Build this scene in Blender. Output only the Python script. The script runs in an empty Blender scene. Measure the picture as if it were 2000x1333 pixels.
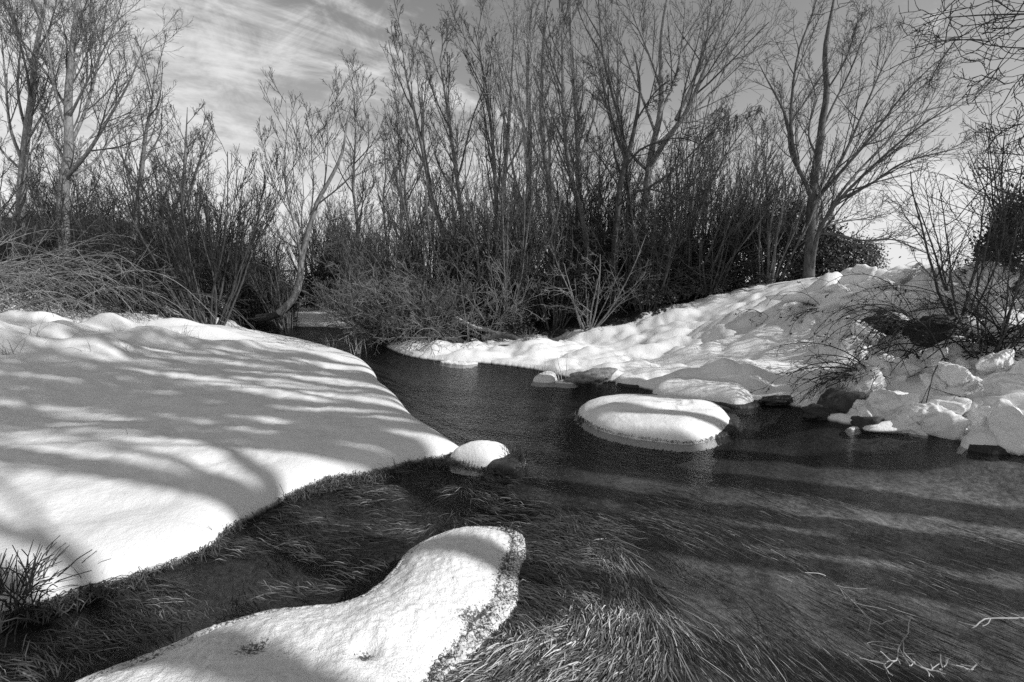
import bpy, math
import numpy as np
from mathutils import Vector

# ------------------------------------------------------------------ camera, sky, sun, exposure
SC = bpy.context.scene
COL = SC.collection
CAM_H, PITCH, FPX = 1.5, math.atan(0.1215), 1000.0
cam_data = bpy.data.cameras.new("camera")
cam_data.lens, cam_data.sensor_width = 18.0, 36.0
cam_data.clip_start, cam_data.clip_end = 0.05, 3000.0
cam = bpy.data.objects.new("camera", cam_data)
COL.objects.link(cam)
cam.location = (0, 0, CAM_H)
cam.rotation_euler = (math.pi / 2 - PITCH, 0, 0)
SC.camera = cam

SUN_AZ, SUN_EL = math.radians(108.0), math.radians(35.0)      # azimuth clockwise from the view direction
SUN = Vector((math.sin(SUN_AZ) * math.cos(SUN_EL), math.cos(SUN_AZ) * math.cos(SUN_EL), math.sin(SUN_EL)))
world = bpy.data.worlds.new("World")
SC.world = world
world.use_nodes = True
def build_world():
    nt = world.node_tree; N = nt.nodes; L = nt.links
    for n in list(N): N.remove(n)
    def node(t, **k):
        n = N.new(t)
        for a, b in k.items(): setattr(n, a, b)
        return n
    def math_(op, a, b=None, c=None, clamp=False):
        n = node('ShaderNodeMath', operation=op); n.use_clamp = clamp
        for i, v in enumerate((a, b, c)):
            if v is None: continue
            if isinstance(v, (int, float)): n.inputs[i].default_value = v
            else: L.new(v, n.inputs[i])
        return n.outputs[0]
    out = node('ShaderNodeOutputWorld'); bg = node('ShaderNodeBackground')
    sky = node('ShaderNodeTexSky', sky_type='NISHITA')
    sky.sun_disc = False; sky.sun_elevation = SUN_EL; sky.sun_rotation = SUN_AZ
    sky.air_density = 1.0; sky.dust_density = 0.05; sky.ozone_density = 1.0
    sep = node('ShaderNodeSeparateColor'); L.new(sky.outputs[0], sep.inputs[0])
    skyv = math_('ADD', math_('MULTIPLY', sep.outputs[0], 0.4), math_('MULTIPLY', sep.outputs[1], 0.6))   # black-and-white film behind a yellow filter
    tc = node('ShaderNodeTexCoord')
    sx = node('ShaderNodeSeparateXYZ'); L.new(tc.outputs['Generated'], sx.inputs[0])
    den = math_('ADD', math_('MAXIMUM', sx.outputs[2], 0.0), 0.22)
    u = math_('DIVIDE', sx.outputs[0], den); v = math_('DIVIDE', sx.outputs[1], den)
    cx = node('ShaderNodeCombineXYZ'); L.new(u, cx.inputs[0]); L.new(v, cx.inputs[1])
    mp = node('ShaderNodeMapping'); L.new(cx.outputs[0], mp.inputs[0])
    mp.vector_type = 'TEXTURE'; mp.inputs['Rotation'].default_value = (0, 0, math.radians(38)); mp.inputs['Scale'].default_value = (1.7, 0.7, 1)
    n1 = node('ShaderNodeTexNoise'); L.new(mp.outputs[0], n1.inputs['Vector'])
    n1.inputs['Scale'].default_value = 1.25; n1.inputs['Detail'].default_value = 9; n1.inputs['Roughness'].default_value = 0.62; n1.inputs['Distortion'].default_value = 0.9
    n2 = node('ShaderNodeTexNoise'); L.new(cx.outputs[0], n2.inputs['Vector'])
    n2.inputs['Scale'].default_value = 5.5; n2.inputs['Detail'].default_value = 8; n2.inputs['Roughness'].default_value = 0.68; n2.inputs['Distortion'].default_value = 0.6
    # a sheet of high cloud lies over the west of the sky, thinning towards the east
    cover = math_('ADD', math_('MULTIPLY', sx.outputs[0], -0.30), math_('MULTIPLY_ADD', sx.outputs[2], -0.40, 0.10))
    cover = math_('MINIMUM', math_('MAXIMUM', cover, -0.30), 0.16)
    m = math_('MULTIPLY_ADD', math_('ADD', math_('MULTIPLY', n1.outputs[0], 0.66), math_('MULTIPLY', n2.outputs[0], 0.34)), 2.3, -0.65)
    m = math_('ADD', m, cover)
    mr = node('ShaderNodeMapRange', interpolation_type='SMOOTHSTEP'); L.new(m, mr.inputs[0])
    mr.inputs[1].default_value = 0.40; mr.inputs[2].default_value = 0.80
    # banks of cumulus low on the horizon
    cs = node('ShaderNodeMapping'); L.new(tc.outputs['Generated'], cs.inputs[0]); cs.inputs['Scale'].default_value = (1, 1, 2.2)
    n3 = node('ShaderNodeTexNoise'); L.new(cs.outputs[0], n3.inputs['Vector']); n3.inputs['Scale'].default_value = 5.5; n3.inputs['Detail'].default_value = 7; n3.inputs['Roughness'].default_value = 0.55
    low = node('ShaderNodeMapRange', interpolation_type='SMOOTHSTEP'); L.new(sx.outputs[2], low.inputs[0])
    low.inputs[1].default_value = 0.30; low.inputs[2].default_value = 0.02; low.inputs[3].default_value = -0.22; low.inputs[4].default_value = 0.30
    c3 = node('ShaderNodeMapRange', interpolation_type='SMOOTHSTEP'); L.new(math_('ADD', n3.outputs[0], low.outputs[0]), c3.inputs[0])
    c3.inputs[1].default_value = 0.46; c3.inputs[2].default_value = 0.66
    cl = math_('MAXIMUM', mr.outputs[0], c3.outputs[0])
    cl = math_('MULTIPLY', cl, 0.94)
    mix = node('ShaderNodeMix', data_type='FLOAT'); L.new(cl, mix.inputs[0]); L.new(math_('MULTIPLY', skyv, SKY_CLEAR), mix.inputs[2])
    mix.inputs[3].default_value = SKY_CLOUD
    L.new(mix.outputs[0], bg.inputs['Color']); bg.inputs['Strength'].default_value = SKY_STRENGTH
    L.new(bg.outputs[0], out.inputs[0])
SKY_STRENGTH, SKY_CLEAR, SKY_CLOUD = 0.112, 1.42, 7.6
build_world()
sun_data = bpy.data.lights.new("sun", 'SUN')
sun_data.energy, sun_data.angle, sun_data.color = 4.8, math.radians(0.40), (1, 1, 1)
sun = bpy.data.objects.new("sun", sun_data); COL.objects.link(sun)
sun.rotation_euler = SUN.to_track_quat('Z', 'Y').to_euler(); sun.location = SUN * 60
vs = SC.view_settings
vs.view_transform, vs.look, vs.exposure, vs.gamma, vs.use_curve_mapping = 'Standard', 'None', -0.05, 1.0, False
SC.render.engine = 'CYCLES'
SC.cycles.max_bounces = 4; SC.cycles.diffuse_bounces = 2; SC.cycles.glossy_bounces = 2; SC.cycles.transmission_bounces = 2
SC.cycles.transparent_max_bounces = 6; SC.cycles.caustics_reflective = False; SC.cycles.caustics_refractive = False
SC.cycles.use_denoising = False

# ------------------------------------------------------------------ helpers
_c, _s = math.cos(PITCH), math.sin(PITCH)
def ray(px, py):
    u, v = (px - 1000.0) / FPX, (666.5 - py) / FPX
    return np.array([u, _c + v * _s, -_s + v * _c])
def on(px, py, z=0.0):                      # where the sight line of a photo pixel meets the height z
    d = ray(px, py); return np.array([0, 0, CAM_H]) + d * ((z - CAM_H) / d[2])
def at(px, py, Y):                          # the point of that sight line at the distance Y
    d = ray(px, py); return np.array([0, 0, CAM_H]) + d * (Y / d[1])
def gx(px, Y): return at(px, 600, Y)[0]

_prng = np.random.RandomState(7)
_perm = np.concatenate([_prng.permutation(512)] * 2)
_ga = _prng.uniform(0, 2 * math.pi, 512); _gx, _gy = np.cos(_ga), np.sin(_ga)
def perlin(x, y):
    xi = np.floor(x).astype(np.int64); yi = np.floor(y).astype(np.int64)
    xf, yf = x - xi, y - yi
    u = xf * xf * xf * (xf * (xf * 6 - 15) + 10); v = yf * yf * yf * (yf * (yf * 6 - 15) + 10)
    def g(i, j, dx, dy):
        h = _perm[(_perm[(xi + i) & 511] + yi + j) & 511]
        return _gx[h] * dx + _gy[h] * dy
    a = g(0, 0, xf, yf); b = g(1, 0, xf - 1, yf); c = g(0, 1, xf, yf - 1); d = g(1, 1, xf - 1, yf - 1)
    return (a + u * (b - a)) + v * ((c + u * (d - c)) - (a + u * (b - a)))
def fbm(x, y, o=4, gain=0.5):
    r = 0; a = 1.0; f = 1.0
    for k in range(o):
        r = r + a * perlin(x * f + 17.3 * k, y * f - 9.1 * k); a *= gain; f *= 2.03
    return r
def billow(x, y, o=3):
    r = 0; a = 1.0; f = 1.0
    for k in range(o):
        r = r + a * (np.abs(perlin(x * f + 5.7 * k, y * f + 3.3 * k)) * 2.4 - 0.5); a *= 0.5; f *= 2.1
    return r
def sstep(x, a=0.0, b=1.0):
    t = np.clip((x - a) / (b - a), 0, 1); return t * t * (3 - 2 * t)
def seg_dist(X, Y, pts, closed=False):
    pts = np.asarray(pts, float)[:, :2]
    n = len(pts); best = np.full(X.shape, 1e9)
    for i in range(n if closed else n - 1):
        a, b = pts[i], pts[(i + 1) % n]; d = b - a
        t = np.clip(((X - a[0]) * d[0] + (Y - a[1]) * d[1]) / (d @ d + 1e-12), 0, 1)
        best = np.minimum(best, (X - a[0] - t * d[0]) ** 2 + (Y - a[1] - t * d[1]) ** 2)
    return np.sqrt(best)
def inside(X, Y, pts):
    pts = np.asarray(pts, float)[:, :2]; n = len(pts); r = np.zeros(X.shape, bool)
    for i in range(n):
        (x0, y0), (x1, y1) = pts[i], pts[(i + 1) % n]
        if y0 == y1: continue
        c = ((y0 > Y) != (y1 > Y)) & (X < (x1 - x0) * (Y - y0) / (y1 - y0) + x0)
        r ^= c
    return r
def smooth_poly(pts, n=6, closed=True):
    p = np.asarray(pts, float); m = len(p); out = []
    for i in range(m if closed else m - 1):
        if closed: a, b, c, d = p[i - 1], p[i], p[(i + 1) % m], p[(i + 2) % m]
        else: a, b, c, d = p[max(i - 1, 0)], p[i], p[i + 1], p[min(i + 2, m - 1)]
        for t in np.arange(n) / n:
            out.append(0.5 * ((2 * b) + (-a + c) * t + (2 * a - 5 * b + 4 * c - d) * t * t + (-a + 3 * b - 3 * c + d) * t ** 3))
    if not closed: out.append(p[-1])
    return np.array(out)

def unit(v): return v / (np.linalg.norm(v, axis=-1, keepdims=True) + 1e-9)
def mesh_np(name, V, F, mat, smooth=True):
    me = bpy.data.meshes.new(name)
    V = np.asarray(V, np.float32); F = np.asarray(F, np.int32); k = F.shape[1]
    me.vertices.add(len(V)); me.vertices.foreach_set('co', V.ravel())
    me.loops.add(F.size); me.loops.foreach_set('vertex_index', F.ravel())
    me.polygons.add(len(F)); me.polygons.foreach_set('loop_start', np.arange(len(F), dtype=np.int32) * k)
    me.polygons.foreach_set('use_smooth', np.full(len(F), smooth))
    me.update(); me.validate()
    if mat: me.materials.append(mat)
    return me
def attr(me, name, vals):
    a = me.attributes.new(name, 'FLOAT', 'POINT'); a.data.foreach_set('value', np.asarray(vals, np.float32))
def obj(name, me, parent=None, loc=None):
    o = bpy.data.objects.new(name, me); COL.objects.link(o)
    if parent: o.parent = parent
    if loc is not None: o.location = loc
    return o
def tag(o, label=None, cat=None, group=None, kind=None):
    if label: o['label'] = label
    if cat: o['category'] = cat
    if group: o['group'] = group
    if kind: o['kind'] = kind
    return o
def empty(name, loc, label, cat, group=None):
    o = bpy.data.objects.new(name, None); COL.objects.link(o); o.location = loc; o.empty_display_size = 0.1
    return tag(o, label, cat, group)
def copy_tree(root, loc, rz=0.0, sc=1.0, label=None, group=None, tilt=0.0):
    c = root.copy(); COL.objects.link(c); c.location = loc; c.rotation_euler = (tilt, 0, rz)
    c.scale = (sc, sc, sc) if isinstance(sc, (int, float)) else sc
    if label: c['label'] = label
    if group: c['group'] = group
    for ch in list(root.children):
        k = ch.copy(); COL.objects.link(k); k.parent = c
        for g in list(ch.children):
            q = g.copy(); COL.objects.link(q); q.parent = k
    return c

# ------------------------------------------------------------------ materials (the photograph is black and white: all greys)
def mat_new(name):
    m = bpy.data.materials.new(name); m.use_nodes = True
    nt = m.node_tree; b = nt.nodes['Principled BSDF']
    return m, nt, b
def g4(v): return (v, v, v, 1)
def noise_node(nt, scale, detail=4, rough=0.55, coord=None):
    n = nt.nodes.new('ShaderNodeTexNoise'); n.inputs['Scale'].default_value = scale
    n.inputs['Detail'].default_value = detail; n.inputs['Roughness'].default_value = rough
    if coord is not None: nt.links.new(coord, n.inputs['Vector'])
    return n
def ramp(nt, fac, stops):
    r = nt.nodes.new('ShaderNodeValToRGB'); nt.links.new(fac, r.inputs[0])
    e = r.color_ramp.elements
    e[0].position, e[0].color = stops[0][0], g4(stops[0][1]); e[1].position, e[1].color = stops[-1][0], g4(stops[-1][1])
    for p, v in stops[1:-1]: x = e.new(p); x.color = g4(v)
    return r
def bump_node(nt, height, strength, dist, normal=None):
    b = nt.nodes.new('ShaderNodeBump'); b.inputs['Strength'].default_value = strength; b.inputs['Distance'].default_value = dist
    nt.links.new(height, b.inputs['Height'])
    if normal is not None: nt.links.new(normal, b.inputs['Normal'])
    return b.outputs[0]
def geo_pos(nt): return nt.nodes.new('ShaderNodeNewGeometry').outputs['Position']
def snow_nodes(nt, b, grain=1.0):
    pos = geo_pos(nt)
    nf = noise_node(nt, 190, 3, 0.6, pos); nm = noise_node(nt, 26, 5, 0.6, pos)
    n = bump_node(nt, nm.outputs[0], 0.45 * grain, 0.02); n = bump_node(nt, nf.outputs[0], 0.8, 0.005, n)
    nt.links.new(n, b.inputs['Normal'])
    b.inputs['Roughness'].default_value = 0.55; b.inputs['Specular IOR Level'].default_value = 0.25
    r = ramp(nt, noise_node(nt, 3.0, 6, 0.6, pos).outputs[0], [(0.3, 0.76), (0.7, 0.84)])
    return pos, r
def m_snow():
    m, nt, b = mat_new("snow"); pos, r = snow_nodes(nt, b); nt.links.new(r.outputs[0], b.inputs['Base Color']); return m
def m_crust():                              # coarse thawing snow with bits of plant in it
    m, nt, b = mat_new("snow_crust"); pos, r = snow_nodes(nt, b, 2.0)
    at_ = nt.nodes.new('ShaderNodeAttribute'); at_.attribute_name = 'dirt'
    n = noise_node(nt, 85, 4, 0.7, pos)
    ad = nt.nodes.new('ShaderNodeMath'); ad.operation = 'ADD'; nt.links.new(n.outputs[0], ad.inputs[0]); nt.links.new(at_.outputs['Fac'], ad.inputs[1])
    f = ramp(nt, ad.outputs[0], [(0.74, 0.0), (0.86, 1.0)])
    mx = nt.nodes.new('ShaderNodeMix'); mx.data_type = 'RGBA'
    nt.links.new(f.outputs[0], mx.inputs[0]); nt.links.new(r.outputs[0], mx.inputs[6]); mx.inputs[7].default_value = g4(0.09)
    nt.links.new(mx.outputs[2], b.inputs['Base Color']); return m
def m_ground():
    m, nt, b = mat_new("snowy_ground"); pos, r = snow_nodes(nt, b)
    sep = nt.nodes.new('ShaderNodeSeparateXYZ'); nt.links.new(pos, sep.inputs[0])
    litter = nt.nodes.new('ShaderNodeAttribute'); litter.attribute_name = 'litter'
    n = noise_node(nt, 5.5, 8, 0.68, pos)
    ad = nt.nodes.new('ShaderNodeMath'); ad.operation = 'ADD'; nt.links.new(n.outputs[0], ad.inputs[0]); nt.links.new(litter.outputs['Fac'], ad.inputs[1])
    f = ramp(nt, ad.outputs[0], [(0.92, 0.0), (1.02, 1.0)])
    zr = nt.nodes.new('ShaderNodeMapRange'); nt.links.new(sep.outputs[2], zr.inputs[0])
    zr.inputs[1].default_value = 0.035; zr.inputs[2].default_value = 0.005
    nz = noise_node(nt, 40, 4, 0.6, pos)
    mxx = nt.nodes.new('ShaderNodeMath'); mxx.operation = 'MAXIMUM'; nt.links.new(f.outputs[0], mxx.inputs[0]); nt.links.new(zr.outputs[0], mxx.inputs[1])
    dk = ramp(nt, noise_node(nt, 30, 5, 0.65, pos).outputs[0], [(0.3, 0.012), (0.7, 0.075)])
    gr = nt.nodes.new('ShaderNodeAttribute'); gr.attribute_name = 'glare_gravel'
    gv = ramp(nt, noise_node(nt, 24, 6, 0.7, pos).outputs[0], [(0.35, 0.20), (0.65, 0.80)])  # pale stones, lightened further to paint in glare from the water surface
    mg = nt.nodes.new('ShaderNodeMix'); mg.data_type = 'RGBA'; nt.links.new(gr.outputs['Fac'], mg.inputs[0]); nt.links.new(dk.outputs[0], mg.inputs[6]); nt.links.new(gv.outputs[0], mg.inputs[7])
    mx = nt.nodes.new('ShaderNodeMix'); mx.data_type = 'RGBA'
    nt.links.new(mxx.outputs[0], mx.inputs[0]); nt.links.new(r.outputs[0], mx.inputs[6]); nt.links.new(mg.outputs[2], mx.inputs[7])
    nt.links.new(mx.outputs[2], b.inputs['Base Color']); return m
def m_bark(name, lo, hi, scale=18):
    m, nt, b = mat_new(name)
    tc = nt.nodes.new('ShaderNodeTexCoord'); mp = nt.nodes.new('ShaderNodeMapping'); nt.links.new(tc.outputs['Object'], mp.inputs[0])
    mp.inputs['Scale'].default_value = (1, 1, 0.35)
    n = noise_node(nt, scale, 6, 0.65, mp.outputs[0])
    r = ramp(nt, n.outputs[0], [(0.3, lo), (0.7, hi)]); nt.links.new(r.outputs[0], b.inputs['Base Color'])
    b.inputs['Roughness'].default_value = 0.85; b.inputs['Specular IOR Level'].default_value = 0.15
    nt.links.new(bump_node(nt, n.outputs[0], 0.7, 0.02), b.inputs['Normal']); return m
def m_plain(name, lo, hi, scale=8, rough=0.7, attrib=None, spec=0.3):
    m, nt, b = mat_new(name)
    if attrib:
        a = nt.nodes.new('ShaderNodeAttribute'); a.attribute_name = attrib; fac = a.outputs['Fac']
    else: fac = noise_node(nt, scale, 4, 0.6, geo_pos(nt)).outputs[0]
    r = ramp(nt, fac, [(0.0 if attrib else 0.3, lo), (1.0 if attrib else 0.7, hi)]); nt.links.new(r.outputs[0], b.inputs['Base Color'])
    b.inputs['Roughness'].default_value = rough; b.inputs['Specular IOR Level'].default_value = spec; return m
def m_rock(name, lo, hi):
    m, nt, b = mat_new(name); pos = geo_pos(nt)
    n = noise_node(nt, 14, 8, 0.7, pos); r = ramp(nt, n.outputs[0], [(0.3, lo), (0.72, hi)])
    nt.links.new(r.outputs[0], b.inputs['Base Color']); b.inputs['Roughness'].default_value = 0.6
    nt.links.new(bump_node(nt, n.outputs[0], 1.0, 0.03), b.inputs['Normal']); return m
def m_water():
    m, nt, b = mat_new("river_water"); L = nt.links
    nt.nodes.remove(b); out = nt.nodes['Material Output']; pos = geo_pos(nt)
    def stretched(rot, sc, scale, detail, rough, dist=0.0):
        mp = nt.nodes.new('ShaderNodeMapping'); L.new(pos, mp.inputs[0])
        mp.vector_type = 'TEXTURE'; mp.inputs['Rotation'].default_value = (0, 0, math.radians(rot)); mp.inputs['Scale'].default_value = sc
        n = noise_node(nt, scale, detail, rough, mp.outputs[0]); n.inputs['Distortion'].default_value = dist; return n
    a = stretched(-40, (2.0, 1.0, 1), 13.0, 4, 0.62, 1.2)      # ripples drawn out along the current
    c = stretched(-58, (2.4, 1.0, 1), 40.0, 3, 0.6, 0.8)
    d = stretched(-20, (1.6, 1.0, 1), 3.2, 2, 0.5, 0.3)
    n = bump_node(nt, d.outputs[0], 0.22, 0.10); n = bump_node(nt, a.outputs[0], 0.55, 0.035, n); n = bump_node(nt, c.outputs[0], 1.0, 0.014, n)
    inc = nt.nodes.new('ShaderNodeNewGeometry'); dt = nt.nodes.new('ShaderNodeVectorMath'); dt.operation = 'DOT_PRODUCT'; L.new(inc.outputs['Incoming'], dt.inputs[0]); L.new(n, dt.inputs[1])
    def mth(op, a, b):
        q = nt.nodes.new('ShaderNodeMath'); q.operation = op; q.use_clamp = True
        for i, v in enumerate((a, b)):
            if isinstance(v, float): q.inputs[i].default_value = v
            else: L.new(v, q.inputs[i])
        return q
    ab = nt.nodes.new('ShaderNodeMath'); ab.operation = 'ABSOLUTE'; L.new(dt.outputs['Value'], ab.inputs[0])
    fr = nt.nodes.new('ShaderNodeMath'); fr.operation = 'MULTIPLY_ADD'; L.new(mth('POWER', mth('SUBTRACT', 1.0, ab.outputs[0]).outputs[0], 5.0).outputs[0], fr.inputs[0]); fr.inputs[1].default_value = .95; fr.inputs[2].default_value = .022
    tr = nt.nodes.new('ShaderNodeBsdfTransparent'); tr.inputs[0].default_value = g4(0.74)
    gl = nt.nodes.new('ShaderNodeBsdfGlossy'); gl.inputs['Roughness'].default_value = 0.06; gl.inputs[0].default_value = g4(0.45); L.new(n, gl.inputs['Normal'])
    mx = nt.nodes.new('ShaderNodeMixShader'); L.new(fr.outputs[0], mx.inputs[0]); L.new(tr.outputs[0], mx.inputs[1]); L.new(gl.outputs[0], mx.inputs[2])
    L.new(mx.outputs[0], out.inputs[0]); return m
SNOW, CRUST, GROUND, WATER = m_snow(), m_crust(), m_ground(), m_water()
BARK_PALE, BARK_MID, BARK_DARK = m_bark("pale_bark", 0.10, 0.32), m_bark("grey_bark", 0.09, 0.24), m_bark("dark_bark", 0.035, 0.11)
TWIG_MIX = m_plain("mixed_twig_bark", 0.06, 0.30, 3.5, 0.65)
BARK_GREY = m_bark("furrowed_bark", 0.045, 0.17)
TWIG, TWIG_DARK, TWIG_PALE = m_plain("twig_bark", 0.045, 0.13, 6, 0.7), m_plain("dark_twig_bark", 0.015, 0.05, 6, 0.7), m_plain("pale_twig_bark", 0.14, 0.34, 6, 0.6)
LEAF = m_plain("evergreen_leaf", 0.02, 0.07, 5, 0.45, spec=0.4)
WEED = m_plain("water_weed", 0.03, 0.62, attrib='tone', rough=0.4, spec=0.5)
STRAW = m_plain("dry_straw", 0.05, 0.22, 20, 0.7)
WOOD = m_plain("weathered_wood", 0.25, 0.55, 12, 0.7)
STONE = m_rock("frosted_stone", 0.05, 0.38)
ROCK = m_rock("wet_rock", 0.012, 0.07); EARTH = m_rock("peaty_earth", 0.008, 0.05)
HILL = m_plain("wooded_hillside", 0.05, 0.14, 0.4, 0.9)

# ------------------------------------------------------------------ ground: river channel and snowy banks
EDGE_LEFT = [on(x, y, z)[:2] for x, y, z in [(-330, 1290, 0), (-60, 1235, 0), (60, 1198, 0), (160, 1163, 0), (300, 1118, 0), (415, 1075, 0), (445, 1040, 0),
    (560, 978, 0), (640, 940, 0), (740, 926, 0), (800, 908, 0), (880, 895, 0), (912, 880, .05), (903, 866, .09), (852, 828, .11), (806, 800, .11), (772, 760, .11),
    (738, 735, .10), (728, 715, .10), (690, 688, .11), (600, 662, .12), (540, 651, .12), (480, 640, .12)]]
FAR_LEFT = [(-9.0, 16.0), (-14.0, 19.0), (-24.0, 21.0)]
FAR_RIGHT = [(-24.0, 24.0), (-13.0, 22.0), (-8.6, 17.6), (-6.6, 16.0), (-5.0, 15.6)]
EDGE_RIGHT = [on(x, y)[:2] for x, y in [(720, 648), (748, 675), (800, 697), (880, 708), (950, 711), (1040, 722), (1110, 738), (1200, 747), (1290, 768),
    (1400, 782), (1480, 787), (1560, 797), (1620, 824), (1720, 838), (1850, 856), (1920, 876), (2000, 892)]]
NEAR_RIGHT = [(4.75, 3.4), (5.4, 1.6), (6.3, -3.0), (7.5, -12.0)]
NEAR_LEFT = [(-4.5, -12.0), (-3.6, -3.0), (-3.1, 0.6)]
RIVER = smooth_poly(np.array(EDGE_LEFT + FAR_LEFT + FAR_RIGHT + EDGE_RIGHT + NEAR_RIGHT + NEAR_LEFT), 3)
LINE_L = np.array(NEAR_LEFT + EDGE_LEFT + FAR_LEFT); LINE_R = np.array(FAR_RIGHT + EDGE_RIGHT + NEAR_RIGHT)

# heights read off the photograph: pixel and distance
CTRL = [at(x, y, Y) for x, y, Y in [
    (1640, 560, 8.6), (1600, 600, 8.0), (1580, 660, 7.4), (1560, 720, 6.7), (1480, 592, 10.2), (1400, 640, 9.2), (1380, 700, 7.8), (1350, 622, 11.0), (1200, 662, 10.8), (1250, 705, 8.8),
    (1120, 690, 10.4), (1000, 690, 11.3), (1800, 545, 8.2), (1760, 610, 7.2), (1740, 700, 6.2), (1740, 760, 5.6), (2000, 515, 7.4), (1950, 600, 6.6), (1900, 700, 5.6), (1880, 780, 5.0), (2000, 780, 4.7), (2000, 690, 5.2),
    (2250, 560, 6.4), (2300, 800, 4.6), (1700, 535, 13.0), (1500, 560, 15.0), (2100, 500, 11.0),
    (60, 632, 10.2), (200, 640, 10.0), (330, 645, 10.4), (460, 640, 12.5), (0, 690, 7.4), (200, 715, 7.0), (400, 690, 8.2), (560, 700, 8.2), (650, 740, 6.9), (0, 780, 5.4), (300, 800, 5.2), (560, 830, 4.9), (760, 830, 4.9),
    (0, 900, 3.9), (250, 930, 3.6), (480, 900, 3.9), (0, 1020, 3.05), (150, 1060, 2.85), (-300, 700, 7.0), (-300, 900, 3.8),
    (620, 610, 18.5), (540, 618, 17.5), (690, 612, 17.5)]]
CTRL += [np.array(p) for p in [(-14, 13, .9), (-22, 16, 1.1), (-10, 26, 1.3), (0, 26, 1.4), (10, 26, 1.7), (24, 20, 2.0), (18, 6, 1.9), (12, 0, 1.6), (10, -8, 1.2), (-8, -4, .7), (-40, 40, 2), (40, 40, 2.5), (0, 60, 2.5), (-70, 0, 2), (70, 0, 2), (0, -70, 2),
    (2.0, 13.5, .75), (4.0, 14.0, 1.1), (0.0, 13.6, .5), (-2.0, 14.2, .4), (6.5, 12.0, 1.45)]]
CTRL = np.array(CTRL)
E_LEFT, E_RIGHT = 0.15, 0.15
def edge_parts(X, Y):
    ins = inside(X, Y, RIVER); d = seg_dist(X, Y, RIVER, True); sd = np.where(ins, -d, d)
    dl, dr = seg_dist(X, Y, LINE_L), seg_dist(X, Y, LINE_R)
    return sd, sstep(dl - dr, -0.4, 0.4)            # second value: 0 on the left bank, 1 on the right bank
def edge_rise(sd, side):
    w = 0.34 + side * 0.10; t = np.clip(sd / w, 0, 1)
    return (E_LEFT + side * (E_RIGHT - E_LEFT)) * np.sqrt(np.clip(1 - (1 - t) ** 2, 0, 1))
def phi(r): return np.sqrt(r * r + 0.25)
_sd, _side = edge_parts(CTRL[:, 0], CTRL[:, 1])
_cz = CTRL[:, 2] - np.where(_sd > 0, edge_rise(_sd, _side), 0)
_wl = RIVER[::2]; _ax = np.concatenate([CTRL[:, :2], _wl]); _az = np.concatenate([_cz, np.zeros(len(_wl))])
_K = phi(np.hypot(_ax[:, None, 0] - _ax[None, :, 0], _ax[:, None, 1] - _ax[None, :, 1]))
_wt = np.linalg.solve(_K + np.eye(len(_ax)) * -0.02, _az)
LUMPS = []                                          # snow-covered tussocks: x, y, rx, ry, height
for px, py, Y, rx, ry, h in [(60, 632, 10.4, .62, .34, .36), (215, 640, 10.0, .55, .3, .28), (300, 672, 8.9, .75, .28, .30), (110, 680, 8.5, .55, .26, .32), (15, 690, 7.8, .55, .24, .26), (190, 690, 8.0, .6, .24, .22), (400, 655, 10.4, .8, .3, .18), (470, 680, 9.0, .7, .28, .14), (-60, 650, 9.2, .6, .3, .3), (350, 640, 11.2, .7, .3, .22), (120, 655, 9.4, .5, .24, .2),
                             (620, 690, 8.6, .8, .3, .07), (180, 700, 7.6, .5, .3, .10), (-120, 660, 8.5, .9, .6, .25), (250, 600, 12.6, .9, .7, .35), (110, 565, 13.0, 1.4, .8, .55), (20, 590, 12.0, 1.0, .7, .4), (320, 600, 13.2, .8, .5, .35), (420, 615, 14.6, .9, .6, .2),
                             (1400, 745, 6.9, .40, .26, .13), (1300, 745, 7.4, .40, .28, .12), (1480, 735, 6.9, .5, .3, .10), (1240, 740, 7.7, .3, .22, .10), (1440, 690, 8.0, .6, .3, .10), (1350, 700, 8.2, .5, .3, .09), (1490, 648, 9.2, .28, .2, .14), (1560, 590, 9.4, .7, .4, .16),
                             (1640, 575, 8.6, .5, .35, .22), (1800, 570, 8.3, .7, .4, .12), (1720, 640, 7.0, .45, .35, .16), (1860, 600, 7.2, .5, .4, .16), (1950, 640, 6.2, .5, .4, .14),
                             (560, 640, 15.0, .7, .5, .3), (500, 622, 16.0, .9, .6, .4)]:
    p = at(px, py, Y); LUMPS.append((p[0], p[1], rx, ry, h))
DRY = [(gx(900, 13.2), 13.4, 3.4, 1.7), (gx(1150, 13), 13.2, 3.2, 1.6), (gx(1330, 13.5), 13.8, 2.5, 1.7), (gx(620, 20), 25.5, 8, 3.5), (gx(300, 16), 16.5, 5, 2.6), (gx(60, 15), 16, 4, 2.6), (gx(1550, 15), 15.5, 3.5, 2.4), (gx(800, 14), 13.6, 1.5, 1.2), (gx(180, 12), 12.6, 2.6, .7), (gx(860, 11.5), 11.6, .9, .45), (gx(800, 11.6), 11.9, 1.3, .9), (gx(870, 11.2), 11.15, .75, .5)]
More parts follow.
